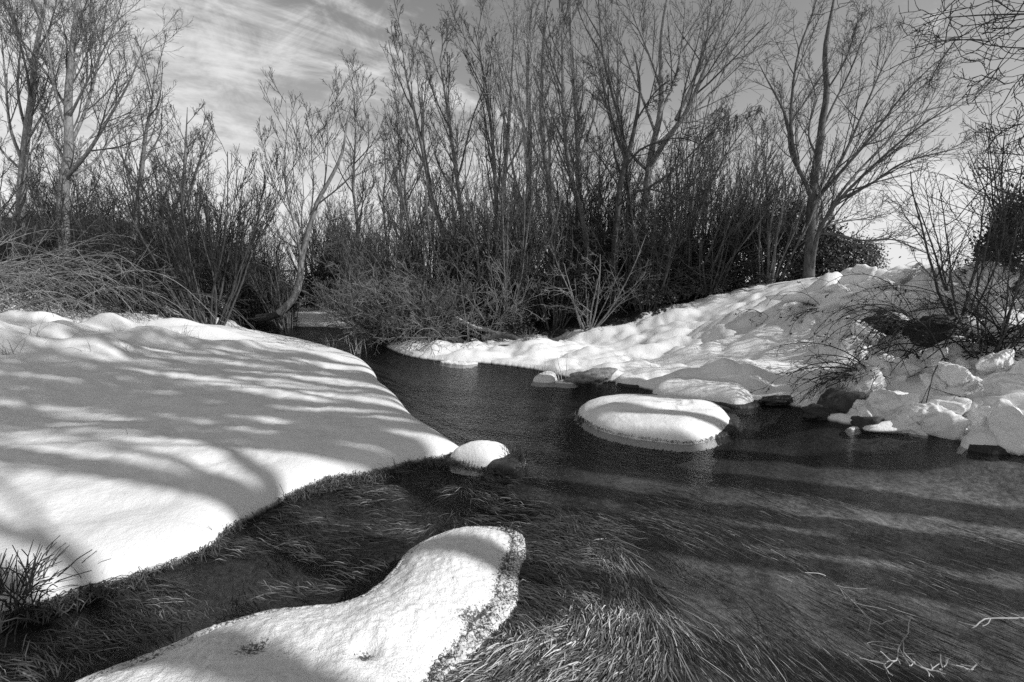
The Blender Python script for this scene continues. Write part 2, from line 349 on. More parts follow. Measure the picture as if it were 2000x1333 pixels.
def height(X, Y, fine=True):
    X = np.asarray(X, float); Y = np.asarray(Y, float)
    sd, side = edge_parts(X, Y)
    base = np.zeros(X.shape)
    for (ax, ay), w in zip(_ax, _wt): base += w * phi(np.hypot(X - ax, Y - ay))
    r = np.hypot(X, Y); base = np.where(r > 60, 2.0, base)
    land = edge_rise(sd, side) + np.maximum(base, 0.01) * sstep(sd, 0, 0.9)
    for x, y, rx, ry, h in LUMPS:
        q = ((X - x) / rx) ** 2 + ((Y - y) / ry) ** 2
        land += h * np.exp(-q * 1.1) * sstep(sd, 0.0, 0.25)
    e = sstep(sd, 0.02, 0.6)
    land += e * (0.05 * fbm(X * 0.75 + 3, Y * 0.95, 3) + 0.022 * fbm(X * 2.2, Y * 2.8 + 4, 3) + 0.010 * fbm(X * 6.5, Y * 8, 2))
    if fine:
        rough = side * sstep(X - 0.54 * Y + 0.3 * fbm(X * .9, Y * .9, 2), 0.0, 1.0) * sstep(sd, 0.0, 0.2) * sstep(r, 16, 9)       # trampled, broken snow
        land += rough * (0.24 * billow(X * 1.1 + 2.2, Y * 1.1, 2) + 0.14 * billow(X * 2.6 + .3 * fbm(X, Y, 2), Y * 2.6, 2) * sstep(fbm(X * .8 + 9, Y * .8, 2), -.25, .3) + 0.03 * fbm(X * 8, Y * 8, 3))
        mid = side * sstep(sd, 0.0, 0.25) * (1 - sstep(X - 0.54 * Y, -.6, .3)) * sstep(r, 16, 11)
        land += mid * (0.15 * billow(X * .85 + 1.1, Y * 1.25 + 8, 2) + 0.05 * billow(X * 2.3, Y * 2.6, 2) * sstep(fbm(X * .6, Y * .6 + 3, 2), -.1, .4))
        land += 0.006 * fbm(X * 9, Y * 9, 2) * e
    bed = -0.22 * sstep(-sd, 0.0, 0.7) - 0.02 + 0.03 * fbm(X * 3, Y * 3, 2)
    # a mossy undercut lip where the snow ends above the water
    return np.where(sd > 0, np.maximum(land, 0.012 + 0.02 * sstep(sd, 0, .05)), bed)
def hz(x, y): return float(height(np.array([x]), np.array([y]))[0])

def build_ground():
    ang = np.concatenate([np.radians(np.arange(-60, 60.01, 0.23)), np.radians(np.arange(62, 299, 3.0))])
    rad = np.concatenate([[0.02], np.exp(np.arange(math.log(0.8), math.log(14.0), 0.0095)), np.exp(np.arange(math.log(14.0), math.log(900), 0.045))])
    A, R = np.meshgrid(ang, rad); X, Y = R * np.sin(A), R * np.cos(A)
    sh = X.shape; Z = height(X.ravel(), Y.ravel()).reshape(sh)
    n, m = sh; i = np.arange(n - 1)[:, None] * m; j = np.arange(m)[None, :]; j2 = (j + 1) % m
    F = np.stack([i + j, i + m + j, i + m + j2, i + j2], -1).reshape(-1, 4)[:, ::-1]
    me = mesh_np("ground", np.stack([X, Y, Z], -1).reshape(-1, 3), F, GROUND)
    lit = np.zeros(sh)
    for x, y, rx, ry in DRY:
        q = ((X - x) / rx) ** 2 + ((Y - y) / ry) ** 2; lit = np.maximum(lit, 0.62 * (1 - sstep(q, 0.4, 1.3)))
    attr(me, 'litter', lit.ravel())
    glare_sand = np.zeros(sh)                     # pale stony bed, with sky glare off the ripples painted into its tone
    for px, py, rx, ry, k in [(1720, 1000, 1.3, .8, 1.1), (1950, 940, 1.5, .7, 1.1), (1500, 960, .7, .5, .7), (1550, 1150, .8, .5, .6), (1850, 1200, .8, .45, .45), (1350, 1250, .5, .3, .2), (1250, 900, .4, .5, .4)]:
        c = on(px, py); glare_sand = np.maximum(glare_sand, k * np.exp(-(((X - c[0]) / rx) ** 2 + ((Y - c[1]) / ry) ** 2)))
    attr(me, 'glare_gravel', (glare_sand * (.75 + .5 * fbm(X * 2.5, Y * 2.5, 3)) * (Z < 0)).ravel())
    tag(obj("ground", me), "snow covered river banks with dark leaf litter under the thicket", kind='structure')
build_ground()

def build_water():
    ang = np.radians(np.arange(-64, 64.01, 0.8)); rad = np.exp(np.arange(math.log(0.3), math.log(32.0), 0.05))
    X = np.linspace(-26, 9, 90); Y = np.linspace(-12, 25, 90); X, Y = np.meshgrid(X, Y); n, m = X.shape
    i = np.arange(n - 1)[:, None] * m; j = np.arange(m - 1)[None, :]
    F = np.stack([i + j, i + j + 1, i + m + j + 1, i + m + j], -1).reshape(-1, 4)
    me = mesh_np("river", np.stack([X, Y, np.zeros_like(X)], -1).reshape(-1, 3), F, WATER)
    tag(obj("river", me), "dark clear river rippling between the snowy banks", kind='structure')
build_water()

def build_hill(name, label, pts, depth, seed):      # a wooded ridge beyond the valley
    rng = np.random.RandomState(seed); P = np.array([at(x, y, depth) for x, y in pts]); xs = np.linspace(P[0, 0], P[-1, 0], 260)
    z = np.interp(xs, P[:, 0], P[:, 2]) + 0.012 * depth * fbm(xs / (depth * .02), xs * 0 + seed, 4)
    prof = [(-.55, -.02), (-.35, .35), (-.18, .72), (-.06, .94), (0, 1), (.15, .9), (.5, .0)]
    V = []; 
    for a, b in prof:
        V.append(np.stack([xs, depth + a * depth * .5 + 0 * xs, 1.5 + (z - 1.5) * b + (0.006 * depth * fbm(xs / 2.5, xs * 0 + a * 9, 3) if 0 < b else 0)], -1))
    V = np.array(V); n, m, _ = V.shape; i = np.arange(n - 1)[:, None] * m; j = np.arange(m - 1)[None, :]
    F = np.stack([i + j, i + j + 1, i + m + j + 1, i + m + j], -1).reshape(-1, 4)
    tag(obj(name, mesh_np(name, V.reshape(-1, 3), F, HILL)), label, kind='structure')
build_hill("hill", "dark wooded hill rising behind the trees on the left bank", [(-900, 480), (-300, 430), (0, 428), (180, 420), (330, 470), (520, 530), (700, 545)], 150, 3)
build_hill("hill", "low dark wooded ridge on the right horizon", [(500, 545), (900, 536), (1300, 540), (1700, 528), (1850, 522), (2300, 500), (3000, 520)], 190, 5)

# ------------------------------------------------------------------ snow mounds, rocks and snow blocks
def mound(outline, h, w, step, noise, origin, crust=False, seed=0, power=0.5, dirt=None, sink=0.06, mat=None, ridge=None, name="snow_cap"):
    O = smooth_poly(np.array(outline)[:, :2], 8); lo, hi = O.min(0) - 0.05, O.max(0) + 0.05
    nx, ny = int((hi[0] - lo[0]) / step) + 2, int((hi[1] - lo[1]) / step) + 2
    X, Y = np.meshgrid(lo[0] + np.arange(nx) * step, lo[1] + np.arange(ny) * step)
    d = seg_dist(X, Y, O, True) * np.where(inside(X, Y, O), 1, -1) + noise * 0.8 * fbm(X * 14 + seed, Y * 14, 3)
    sm = np.where(d > 0, d, d * .3)
    for _ in range(max(2, int(0.10 * w / step) ** 2 // 1 + 6)):
        sm[1:-1, 1:-1] = .5 * sm[1:-1, 1:-1] + .125 * (sm[:-2, 1:-1] + sm[2:, 1:-1] + sm[1:-1, :-2] + sm[1:-1, 2:])
    t = np.clip(np.where(d > 0, np.minimum(sm, d * 3), 0) / w, 0, 1); Z = h * (1 - (1 - t) ** 2) ** power
    Z = Z + (0.10 * h) * fbm(X * 2.2 / max(w, .1) * .35 + seed, Y * 2.2 / max(w, .1) * .35, 3) * sstep(t, 0, .6)
    if ridge is not None: Z = Z * ridge(X, Y)
    Z = Z + noise * (fbm(X * 9 + seed, Y * 9, 4, .6) + (0.9 * billow(X * 22, Y * 22 + seed, 2) if crust else 0)) * sstep(d, 0, 0.04)
    Z = np.where(d > 0, Z + 0.012, np.maximum(-sink, d * 1.5))
    keep = d > -0.05; idx = -np.ones(X.shape, int)
    q = keep[:-1, :-1] & keep[1:, :-1] & keep[1:, 1:] & keep[:-1, 1:]
    n, m = X.shape; ids = np.arange(n * m).reshape(n, m)
    F = np.stack([ids[:-1, :-1][q], ids[:-1, 1:][q], ids[1:, 1:][q], ids[1:, :-1][q]], -1)
    used = np.unique(F); mp = -np.ones(n * m, int); mp[used] = np.arange(len(used)); F = mp[F]
    V = np.stack([X.ravel() - origin[0], Y.ravel() - origin[1], Z.ravel()], -1)[used]
    me = mesh_np(name, V, F, mat or (CRUST if crust else SNOW))
    if crust:
        dd = np.zeros(X.shape) if dirt is None else dirt(X, Y, d)
        attr(me, 'dirt', dd.ravel()[used])
    return me
def pz(pts, z=0.02): return np.array([on(x, y, z)[:2] for x, y in pts])

def spot(px, py, z, r):
    c = on(px, py, z); return lambda X, Y: np.exp(-(((X - c[0]) / r) ** 2 + ((Y - c[1]) / r) ** 2))
NEAR_OUT = pz([(-60, 1430), (80, 1372), (180, 1330), (320, 1275), (420, 1225), (540, 1190), (650, 1178), (720, 1155), (772, 1110), (800, 1075), (850, 1045), (905, 1028), (960, 1030), (1000, 1042), (1005, 1075), (985, 1120), (975, 1170), (935, 1215), (900, 1255), (850, 1300), (835, 1345), (800, 1460), (600, 1650), (200, 1650), (-80, 1560)], 0.03)
def near_mound():
    o = on(600, 1250)
    root = empty("snow_mound", (o[0], o[1], 0), "long curved snow mound between the side channel and the river, in the foreground", "snow mound")
    s = [(spot(510, 1262, .12, .06), .26), (spot(475, 1285, .12, .07), .24), (spot(560, 1290, .12, .06), .2), (spot(712, 1275, .12, .035), .42), (spot(905, 1180, .10, .06), .22), (spot(870, 1155, .10, .04), .2), (spot(350, 1300, .12, .08), .16), (spot(780, 1310, .10, .10), .2), (spot(640, 1300, .12, .10), .14)]
    def dirt(X, Y, d): return sum(k * f(X, Y) for f, k in s) + 0.26 * (1 - sstep(d, 0.0, 0.16)) * sstep(X, -0.35, -0.1) + 0.20 * (1 - sstep(d, 0.0, 0.05))
    def ridge(X, Y): return 0.78 + 0.30 * sstep(Y, 2.2, 1.5) + 0.16 * fbm(X * 2.4 + 4, Y * 2.4, 3) - .35 * spot(715, 1272, .12, .05)(X, Y) - .25 * spot(505, 1268, .12, .07)(X, Y)
    obj("snow_cap", mound(NEAR_OUT, 0.135, 0.34, 0.011, 0.007, o, True, 3, 0.85, dirt, ridge=ridge), root)
    th = np.arctan2(NEAR_OUT[:, 1] - NEAR_OUT[:, 1].mean(), NEAR_OUT[:, 0] - NEAR_OUT[:, 0].mean()); nrm = NEAR_OUT - NEAR_OUT.mean(0)
    T = np.roll(NEAR_OUT, -1, 0) - np.roll(NEAR_OUT, 1, 0); Nn = np.stack([T[:, 1], -T[:, 0]], -1); Nn = Nn / (np.linalg.norm(Nn, axis=1, keepdims=True) + 1e-9)
    Nn *= np.sign((Nn * nrm).sum(1))[:, None] * 1.0
    w = np.array([.03, .05, .07, .06, .04, .03, .02, .02, .02, .02, .02, .02, .04, .06, .06, .07, .08, .08, .07, .06, .05, .03, .02, .02, .02])[:, None]
    obj("slush_rim", mound(NEAR_OUT + Nn * w, 0.014, 0.05, 0.011, 0.012, o, True, 9, 0.8, lambda X, Y, d: 0.27 + .08 * fbm(X * 6, Y * 6, 2), name="slush_rim"), root)
    return root
near_mound()
SLUSH = pz([(40, 1345), (180, 1290), (330, 1235), (420, 1205), (520, 1175), (600, 1168), (560, 1180), (450, 1215), (330, 1275), (200, 1330), (90, 1380)], 0.0)

def islet():
    out = pz([(1130, 805), (1150, 790), (1220, 782), (1330, 785), (1395, 795), (1425, 815), (1420, 835), (1392, 853), (1345, 862), (1290, 858), (1220, 848), (1165, 832)], 0.03)
    o = on(1280, 825); root = empty("snow_mound", (o[0], o[1], 0), "smooth loaf shaped snow mound standing alone in mid river", "snow mound")
    def ridge(X, Y): return 1.05 - 0.16 * sstep(X - o[0], -.3, .7) + 0.10 * fbm(X * 1.6, Y * 1.6, 2) + 0.20 * np.exp(-((Y - o[1] - 0.10 - 0.25 * (X - o[0])) / 0.10) ** 2) - 0.10 * np.exp(-((Y - o[1] + 0.07 - 0.25 * (X - o[0])) / 0.06) ** 2)
    obj("snow_cap", mound(out, 0.155, 0.34, 0.014, 0.004, o, False, 11, 0.62, ridge=ridge), root)
    b = pz([(1135, 808), (1220, 785), (1400, 795), (1442, 820), (1435, 842), (1392, 858), (1300, 862), (1210, 850), (1158, 832)], 0.0)
    obj("base", mound(b, 0.025, 0.08, 0.02, 0.010, o, False, 5, 0.5, mat=EARTH, name="base"), root)
islet()
def tip_mound():
    o = on(940, 905); th = np.arange(14) / 14 * 6.2832
    out = np.stack([o[0] - .01 + .25 * np.cos(th) * (1 + .10 * np.sin(2 * th)), o[1] + .08 + .17 * np.sin(th) * (1 + .2 * np.cos(th))], -1)
    root = empty("snow_mound", (o[0], o[1], 0), "small rounded snow mound with a bare grassy side at the tip of the left bank", "snow mound")
    obj("snow_cap", mound(out, 0.15, 0.19, 0.009, 0.003, o, False, 21, 0.62), root)
    b = pz([(950, 905), (975, 885), (1003, 893), (1018, 912), (1000, 925), (965, 925)], 0.0)
    obj("base", mound(b, 0.045, 0.10, 0.014, 0.014, o, False, 6, 0.8, mat=EARTH, name="base"), root)
tip_mound()
for pts, h, w, lab in [
    ([(1275, 770), (1300, 755), (1360, 752), (1420, 757), (1450, 768), (1472, 785), (1440, 792), (1390, 785), (1330, 778)], .19, .24, "low snow mound at the foot of the right bank, just behind the mid river mound"),
    ([(1203, 745), (1225, 734), (1265, 742), (1268, 752), (1230, 753)], .10, .12, "small snow hump at the water's edge beside the grey boulder"),
    ([(1878, 866), (1900, 850), (1940, 852), (1968, 868), (1955, 880), (1905, 876)], .13, .12, "small snow cap on a dark wet rock at the right water's edge")]:
    out = pz(pts, .02); o = np.append(out.mean(0), 0)
    root = empty("snow_mound", o, lab, "snow mound"); obj("snow_cap", mound(out, h, w, .014, .006, o, False, len(lab), .55), root)
    b = o[:2] + (out - o[:2]) * 1.08 + np.array([0.02, -0.03]); obj("base", mound(b, .05 if 'rock' in lab else .02, .06, .016, .008, o, False, 4, .5, mat=EARTH, name="base"), root)

for k, (pts, h, lab) in enumerate([([(1042, 744), (1060, 733), (1085, 734), (1080, 746)], .07, "lump of snow on a stone off the right bank"), ([(1085, 746), (1120, 740), (1122, 748)], .03, "thin snow slab beside the lump off the right bank"), ([(860, 707), (900, 703), (940, 707), (905, 712)], .03, "ledge of snow under the overhanging bush")]):
    out = pz(pts, .01); o = np.append(out.mean(0), 0); ob = obj("ice_patch", mound(out, h * .35 if h < .045 else h, .10, .014, .014 if h < .045 else .008, o, True, k, .5, lambda X, Y, d: 0.16 + 0 * X), loc=o); tag(ob, lab, "ice", "ice and snow patches in the river")
import bmesh
def lump_mesh(name, seed, sub, amp, freq, mat, squash=(1, 1, 1), facet=0.0, cuts=0, sharp=9):
    bm = bmesh.new(); bmesh.ops.create_icosphere(bm, subdivisions=sub, radius=1.0)
    me = bpy.data.meshes.new(name); bm.to_mesh(me); bm.free()
    n = len(me.vertices); V = np.zeros(n * 3, np.float32); me.vertices.foreach_get('co', V); V = V.reshape(-1, 3).astype(float)
    s = 3.7 * seed
    d = fbm(V[:, 0] * freq + s, V[:, 1] * freq + V[:, 2] * 1.3 * freq, 4) + fbm(V[:, 2] * freq - s, V[:, 0] * freq * .7 + V[:, 1] * freq, 3)
    if facet: d = d + facet * billow(V[:, 0] * freq * 1.4 + s, V[:, 1] * freq * 1.4 + V[:, 2] * freq, 3)
    if cuts:
        rg = np.random.RandomState(seed + 50); nn = unit(rg.normal(size=(cuts, 3))); dd = rg.uniform(.62, 1.0, cuts)
        V = V * (((np.maximum(V @ nn.T, .03) / dd) ** sharp).sum(1) ** (-1 / sharp))[:, None]
    V = V * (1 + amp * d)[:, None] * np.array(squash)
    me.vertices.foreach_set('co', V.astype(np.float32).ravel()); me.polygons.foreach_set('use_smooth', np.ones(len(me.polygons), bool)); me.update()
    me.materials.append(mat); return me
for px, py, sx, sy, sz, lab in [(1660, 812, .34, .26, .24, "black wet boulder showing under the broken snow of the right bank"), (1155, 742, .34, .22, .15, "grey snow dusted boulder at the river's edge on the right bank"), (1000, 682, .42, .3, .16, "rounded boulder half covered by snow before the thicket"), (1705, 828, .17, .14, .10, "small black boulder at the waterline under the snow blocks")]:
    p = on(px, py + 8); o = obj("boulder", lump_mesh("boulder", px % 17, 4, .16, 1.6, STONE if px in (1155, 1000) else ROCK, (sx, sy, sz), .6, 9), loc=(p[0], p[1] + sy * .8, 0.02)); tag(o, lab, "boulder", "boulders at the water's edge")
blk = [lump_mesh("snow_block", s, 5, .13, 1.5, SNOW, (1.2, .9, .8), .8, 10, 5) for s in range(7)]
blocks = [(1690, 770, .20), (1745, 800, .22), (1800, 825, .20), (1850, 815, .22), (1930, 830, .28), (1985, 860, .22), (1780, 843, .15), (1690, 740, .15), (1760, 730, .15), (1880, 750, .16), (1950, 720, .17), (1655, 735, .13), (1720, 715, .12), (1830, 760, .17), (1990, 780, .2), (1620, 600, .20), (1665, 575, .24), (1740, 560, .26), (1800, 580, .2), (1590, 640, .16), (1700, 660, .2), (1550, 610, .16), (1840, 700, .15)]
_r = np.random.RandomState(19)
blocks += [(_r.uniform(1660, 2010), _r.uniform(690, 850), _r.uniform(.035, .09)) for k in range(40)] + [(_r.uniform(1540, 1700), _r.uniform(600, 700), _r.uniform(.03, .07)) for k in range(14)]
BLOCK_LABELS = ["snow block hanging over the black boulder", "rounded snow block right of the black boulder at the water", "snow block above the jutting waterline wedge", "snow block with a shaded face midway along the right shore", "largest snow block above the waterline near the right edge", "snow block at the waterline on the right frame edge", "jutting wedge of snow touching the river", "snow block upslope of the black boulder", "snow block beside the wiry bramble's root", "snow block in the middle of the trampled slope", "snow block under the dense bramble heap", "small snow block left of the wiry bramble's root", "snow block just behind the wiry bramble", "snow block between bramble heap and shore", "snow block at the right edge below the thorn bush", "snow block below the lone tree's foot", "tall snow block on the crest right of the lone tree", "broad snow block on the crest above the hooped bramble", "snow block on the crest left of the thorn bush", "snow block at the top of the shaded slope", "snow block beside the dark hollow", "snow block at the left end of the broken crest", "snow block before the hooped bramble"]
def ground_hit(px, py):
    d = ray(px, py); t = np.arange(2.0, 16, .03); P = np.array([0, 0, CAM_H]) + t[:, None] * d; z = height(P[:, 0], P[:, 1], True); k = np.argmax(P[:, 2] < z); return np.array([P[k, 0], P[k, 1], z[k]])
for k, (px, py, r) in enumerate(blocks):
    p = ground_hit(px, py); o = obj("snow_block", blk[k % 7], loc=p + np.array([0, r * .3, r * .12])); o.scale = (r, r, r); o.rotation_euler = (.2 * k, .3 * (k % 3), 1.3 * k)
    tag(o, BLOCK_LABELS[k] if k < len(BLOCK_LABELS) else "small lump of broken snow scattered on the right bank", "snow block", "blocks of broken snow on the right bank" if k < len(BLOCK_LABELS) else "small lumps of broken snow")

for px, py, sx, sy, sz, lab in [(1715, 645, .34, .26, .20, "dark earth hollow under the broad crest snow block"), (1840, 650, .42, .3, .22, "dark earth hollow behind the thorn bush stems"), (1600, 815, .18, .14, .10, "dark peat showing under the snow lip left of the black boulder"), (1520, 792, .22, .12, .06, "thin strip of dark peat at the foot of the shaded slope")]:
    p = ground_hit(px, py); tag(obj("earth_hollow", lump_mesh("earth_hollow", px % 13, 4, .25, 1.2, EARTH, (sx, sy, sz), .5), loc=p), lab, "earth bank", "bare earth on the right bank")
for k, (px, py, r, lab) in enumerate([(1720, 588, .42, "snow cap overhanging the first dark hollow"), (1645, 592, .34, "steep snow block at the left of the first dark hollow"), (1780, 600, .28, "snow block bridging the two dark hollows"), (1850, 600, .26, "snow cap over the hollow behind the thorn bush"), (1940, 560, .34, "high snow block on the crest at the right edge")]):
    p = ground_hit(px, py); o = obj("snow_block", blk[(k + 2) % 7], loc=p + np.array([0, .05, r * .25])); o.scale = (r * 1.3, r, r * .75); o.rotation_euler = (.1, .1 * k, .9 * k); tag(o, lab, "snow block", "blocks of broken snow on the right bank")

# ------------------------------------------------------------------ branching plants
def spawn(P, R, c, t0, t1, ang, lr, n, up, wander, rr, rng, taper=0.35, rmin=.0035, lmax=9, lmin=.05):
    N, m, _ = P.shape
    t = t0 + (t1 - t0) * (np.arange(c)[None, :] + rng.uniform(0, 1, (N, c))) / c
    f = t * (m - 1); i = np.clip(np.floor(f).astype(int), 0, m - 2); w = (f - i)[..., None]; a = np.arange(N)[:, None]
    pos = P[a, i] * (1 - w) + P[a, i + 1] * w; tan = unit(P[a, i + 1] - P[a, i])
    rad = R[a, i] * (1 - w[..., 0]) + R[a, i + 1] * w[..., 0]
    pl = np.linalg.norm(np.diff(P, axis=1), axis=2).sum(1)[:, None]
    L = np.clip(lr * pl * (1.15 - 0.7 * t) * rng.uniform(.6, 1.35, (N, c)), lmin, lmax)
    v = rng.normal(size=(N, c, 3)); v = unit(v - (v * tan).sum(-1, keepdims=True) * tan)
    th = (ang * rng.uniform(.65, 1.3, (N, c)))[..., None]
    d = (tan * np.cos(th) + v * np.sin(th)).reshape(-1, 3); p = pos.reshape(-1, 3); st = (L / (n - 1)).reshape(-1, 1)
    out = [p]
    for k in range(n - 1):
        d = unit(d + np.array([0, 0, up]) + wander * rng.normal(size=d.shape)); p = p + d * st; out.append(p)
    r0 = np.maximum(np.minimum(rad.reshape(-1) * rr, L.reshape(-1) * .0125 + .0015), rmin)
    R2 = np.maximum(r0[:, None] * (1 - (1 - taper) * np.linspace(0, 1, n)[None]), rmin * .8)
    return np.stack(out, 1), R2
def tubes(groups):
    Vs, Fs, off = [], [], 0
    for P, R, k in groups:
        N, n, _ = P.shape
        if N == 0: continue
        T = np.empty_like(P); T[:, 1:-1] = P[:, 2:] - P[:, :-2]; T[:, 0] = P[:, 1] - P[:, 0]; T[:, -1] = P[:, -1] - P[:, -2]; T = unit(T)
        ref = np.where(np.abs(T[:, :1, 2:]) > .9, np.array([[[1., 0, 0]]]), np.array([[[0, 0, 1.]]])) + np.array([[[.13, .07, 0]]])
        U = unit(np.cross(T, np.broadcast_to(ref, T.shape))); W = np.cross(T, U)
        a = np.arange(k) * 2 * math.pi / k
        V = P[:, :, None] + R[:, :, None, None] * (U[:, :, None] * np.cos(a)[None, None, :, None] + W[:, :, None] * np.sin(a)[None, None, :, None])
        Vs.append(V.reshape(-1, 3))
        b = (np.arange(N) * n * k)[:, None, None] + (np.arange(n - 1) * k)[None, :, None]; j = np.arange(k)[None, None]; j2 = (j + 1) % k
        F = np.stack([b + j, b + j2, b + k + j2, b + k + j], -1).reshape(-1, 4) + off
        Fs.append(F); off += N * n * k
    return np.concatenate(Vs), np.concatenate(Fs)
def tube_mesh(name, groups, mat): V, F = tubes(groups); return mesh_np(name, V, F, mat)
def line(pts, r0, r1, n=14):
    q = smooth_poly(np.array(pts, float), 10, False); s = np.concatenate([[0], np.cumsum(np.linalg.norm(np.diff(q, axis=0), axis=1))])
    t = np.linspace(0, s[-1], n); P = np.stack([np.interp(t, s, q[:, k]) for k in range(3)], -1)
    return P[None], (r0 + (r1 - r0) * np.linspace(0, 1, n) ** .8)[None]
def pxline(pts, Y, r0, r1, base, n=14):     # pts: pixel x, pixel y, metres nearer (-) or farther (+) than Y
    return line([at(x, y, Y + dy) - base for x, y, dy in pts], r0, r1, n)

def crown_levels(P1, R1, spec, rng):
    """spec: list of (count, t0, t1, angle, length ratio, points, up, wander, radius ratio, rmin, sides)"""
    gs = []; P, R = P1, R1
    for c, t0, t1, an, lr, n, up, wa, rr, rm, k in spec:
        P, R = spawn(P, R, c, t0, t1, math.radians(an), lr, n, up, wa, rr, rng, rmin=rm); gs.append((P, R, k))
    return gs
POPLAR = [(10, .2, .99, 34, .46, 6, .10, .06, .5, .006, 4), (9, .15, 1., 38, .44, 4, .09, .09, .55, .0045, 3), (5, .2, 1., 40, .55, 3, .06, .12, .6, .0038, 3)]
ALDER = [(10, .15, .97, 50, .45, 6, .05, .12, .5, .007, 4), (8, .15, .98, 52, .42, 4, .05, .16, .55, .005, 3), (6, .2, 1., 55, .5, 3, .03, .2, .6, .0042, 3)]
SPRIG = [(9, .15, .97, 44, .48, 6, .15, .07, .45, .007, 4), (7, .2, .98, 42, .46, 4, .22, .07, .6, .0055, 3), (4, .3, 1., 40, .5, 3, .24, .07, .7, .0048, 3)]

SLIM = [(6, .2, .95, 36, .45, 5, .09, .08, .5, .006, 4), (5, .2, .98, 38, .5, 4, .08, .1, .55, .0048, 3), (2, .2, 1., 40, .6, 3, .06, .12, .6, .004, 3)]
def auto_limbs(P0, R0, n, t0, t1, ang, lr, up, rng, wander=.06, rr=.6): return spawn(P0, R0, n, t0, t1, math.radians(ang), lr, 10, up, wander, rr, rng, rmin=.012, taper=.25)

def tree(name, base, trunks, limbs, auto, spec, label, bark, twig, seed, group, cat="tree", split=True, sides=7, thin=.66, stout=1.0):
    """trunks, limbs: lists of (P, R); auto: arguments of auto_limbs grown from every trunk"""
    rng = np.random.RandomState(seed); root = empty(name, base, label, cat, group)
    gs = [(P, R, sides + 1) for P, R in trunks]
    gs = [(P, np.minimum(R, R[:, :1] * (1 - .95 * np.linspace(0, 1, R.shape[1]) ** 1.15)[None] + .003), k) for P, R, k in gs]; trunks = [(P, R) for P, R, k in gs]
    obj("trunk", tube_mesh("trunk", gs, bark), root)
    allP, allR = [], []
    limbs = [(P, np.minimum(R, R[:, :1] * (1 - .93 * np.linspace(0, 1, R.shape[1]) ** 1.25)[None] + .002) * thin) for P, R in limbs]
    for P, R in limbs:
        if split: obj("limb", tube_mesh("limb", [(P, R, sides)], bark), root)
        allP.append((P, R))
    small = []
    if auto:
        for P, R in trunks:
            a = auto_limbs(P, R, *auto, rng); a = (a[0], a[1] * stout); small.append((a[0], a[1], 5)); allP.append(a)
    cr = list(small)
    if not split: cr += [(P, R, sides) for P, R in limbs]
    for P, R in allP: cr += crown_levels(P, R, spec, rng)
    obj("crown", tube_mesh("crown", cr, twig), root)
    return root
G_T = "bare trees of the riverside thicket"

# --- tree with forked limbs on the right bank
def right_tree():
    Y = 12.2; b = np.array([gx(1578, Y), Y, 0]); b[2] = hz(b[0], b[1]) - .1
    L = lambda pts, r0, r1, n=14: pxline(pts, Y, r0, r1, b, n)
    tr = [L([(1578, 590, 0), (1580, 520, 0), (1584, 460, 0), (1583, 430, 0), (1585, 410, 0), (1588, 380, 0), (1593, 330, .05), (1600, 290, .1), (1607, 230, .2), (1615, 180, .2), (1611, 100, .3), (1625, 20, .3), (1640, -60, .4)], .15, .03, 24)]
    li = [L([(1586, 388, 0), (1570, 350, -.1), (1545, 300, -.2), (1540, 250, -.3), (1530, 215, -.3), (1495, 150, -.5), (1478, 115, -.6)], .085, .018),
          L([(1562, 340, -.15), (1548, 280, -.3), (1545, 210, -.3), (1560, 100, -.3), (1590, 20, -.2), (1600, -60, -.2)], .07, .02),
          L([(1586, 400, 0), (1610, 370, .3), (1650, 300, .6), (1690, 210, 1.), (1730, 120, 1.3), (1770, 60, 1.5)], .075, .015),
          L([(1590, 395, 0), (1630, 350, -.3), (1700, 270, -.8), (1760, 190, -1.1), (1830, 120, -1.4)], .07, .014),
          L([(1582, 555, 0), (1592, 480, -.2), (1605, 440, -.4), (1640, 390, -.6), (1700, 330, -.8), (1780, 260, -1.), (1885, 190, -1.2)], .10, .014),
          L([(1600, 450, -.3), (1640, 380, -.6), (1700, 310, -.2), (1790, 225, .2), (1870, 205, .3)], .06, .012),
          L([(1628, 395, -.5), (1700, 360, -.9), (1760, 320, -1.2), (1830, 300, -1.3), (1895, 285, -1.4)], .055, .012),
          L([(1600, 455, -.3), (1640, 460, -.7), (1680, 470, -1.), (1740, 468, -1.2), (1800, 480, -1.3)], .05, .012),
          L([(1592, 450, -.1), (1640, 435, .4), (1700, 425, .9), (1770, 410, 1.2)], .035, .010),
          L([(1597, 308, .1), (1580, 270, .4), (1583, 230, .6), (1592, 180, .8), (1560, 110, 1.)], .045, .012),
          L([(1603, 260, .1), (1625, 210, .3), (1660, 140, .4), (1690, 60, .5), (1705, 10, .5)], .045, .012),
          L([(1613, 180, .2), (1650, 120, .0), (1670, 60, -.2), (1680, 10, -.3)], .035, .012)]
    tree("tree", b, tr, li, None, [(14, .2, 1., 36, .38, 6, .06, .08, .5, .0055, 4), (8, .2, 1., 40, .42, 4, .06, .11, .6, .0045, 3), (4, .2, 1., 45, .5, 3, .07, .15, .6, .004, 3)],
         "lone tree with fan of long forked limbs on the right bank", BARK_GREY, TWIG, 5, G_T)
right_tree()

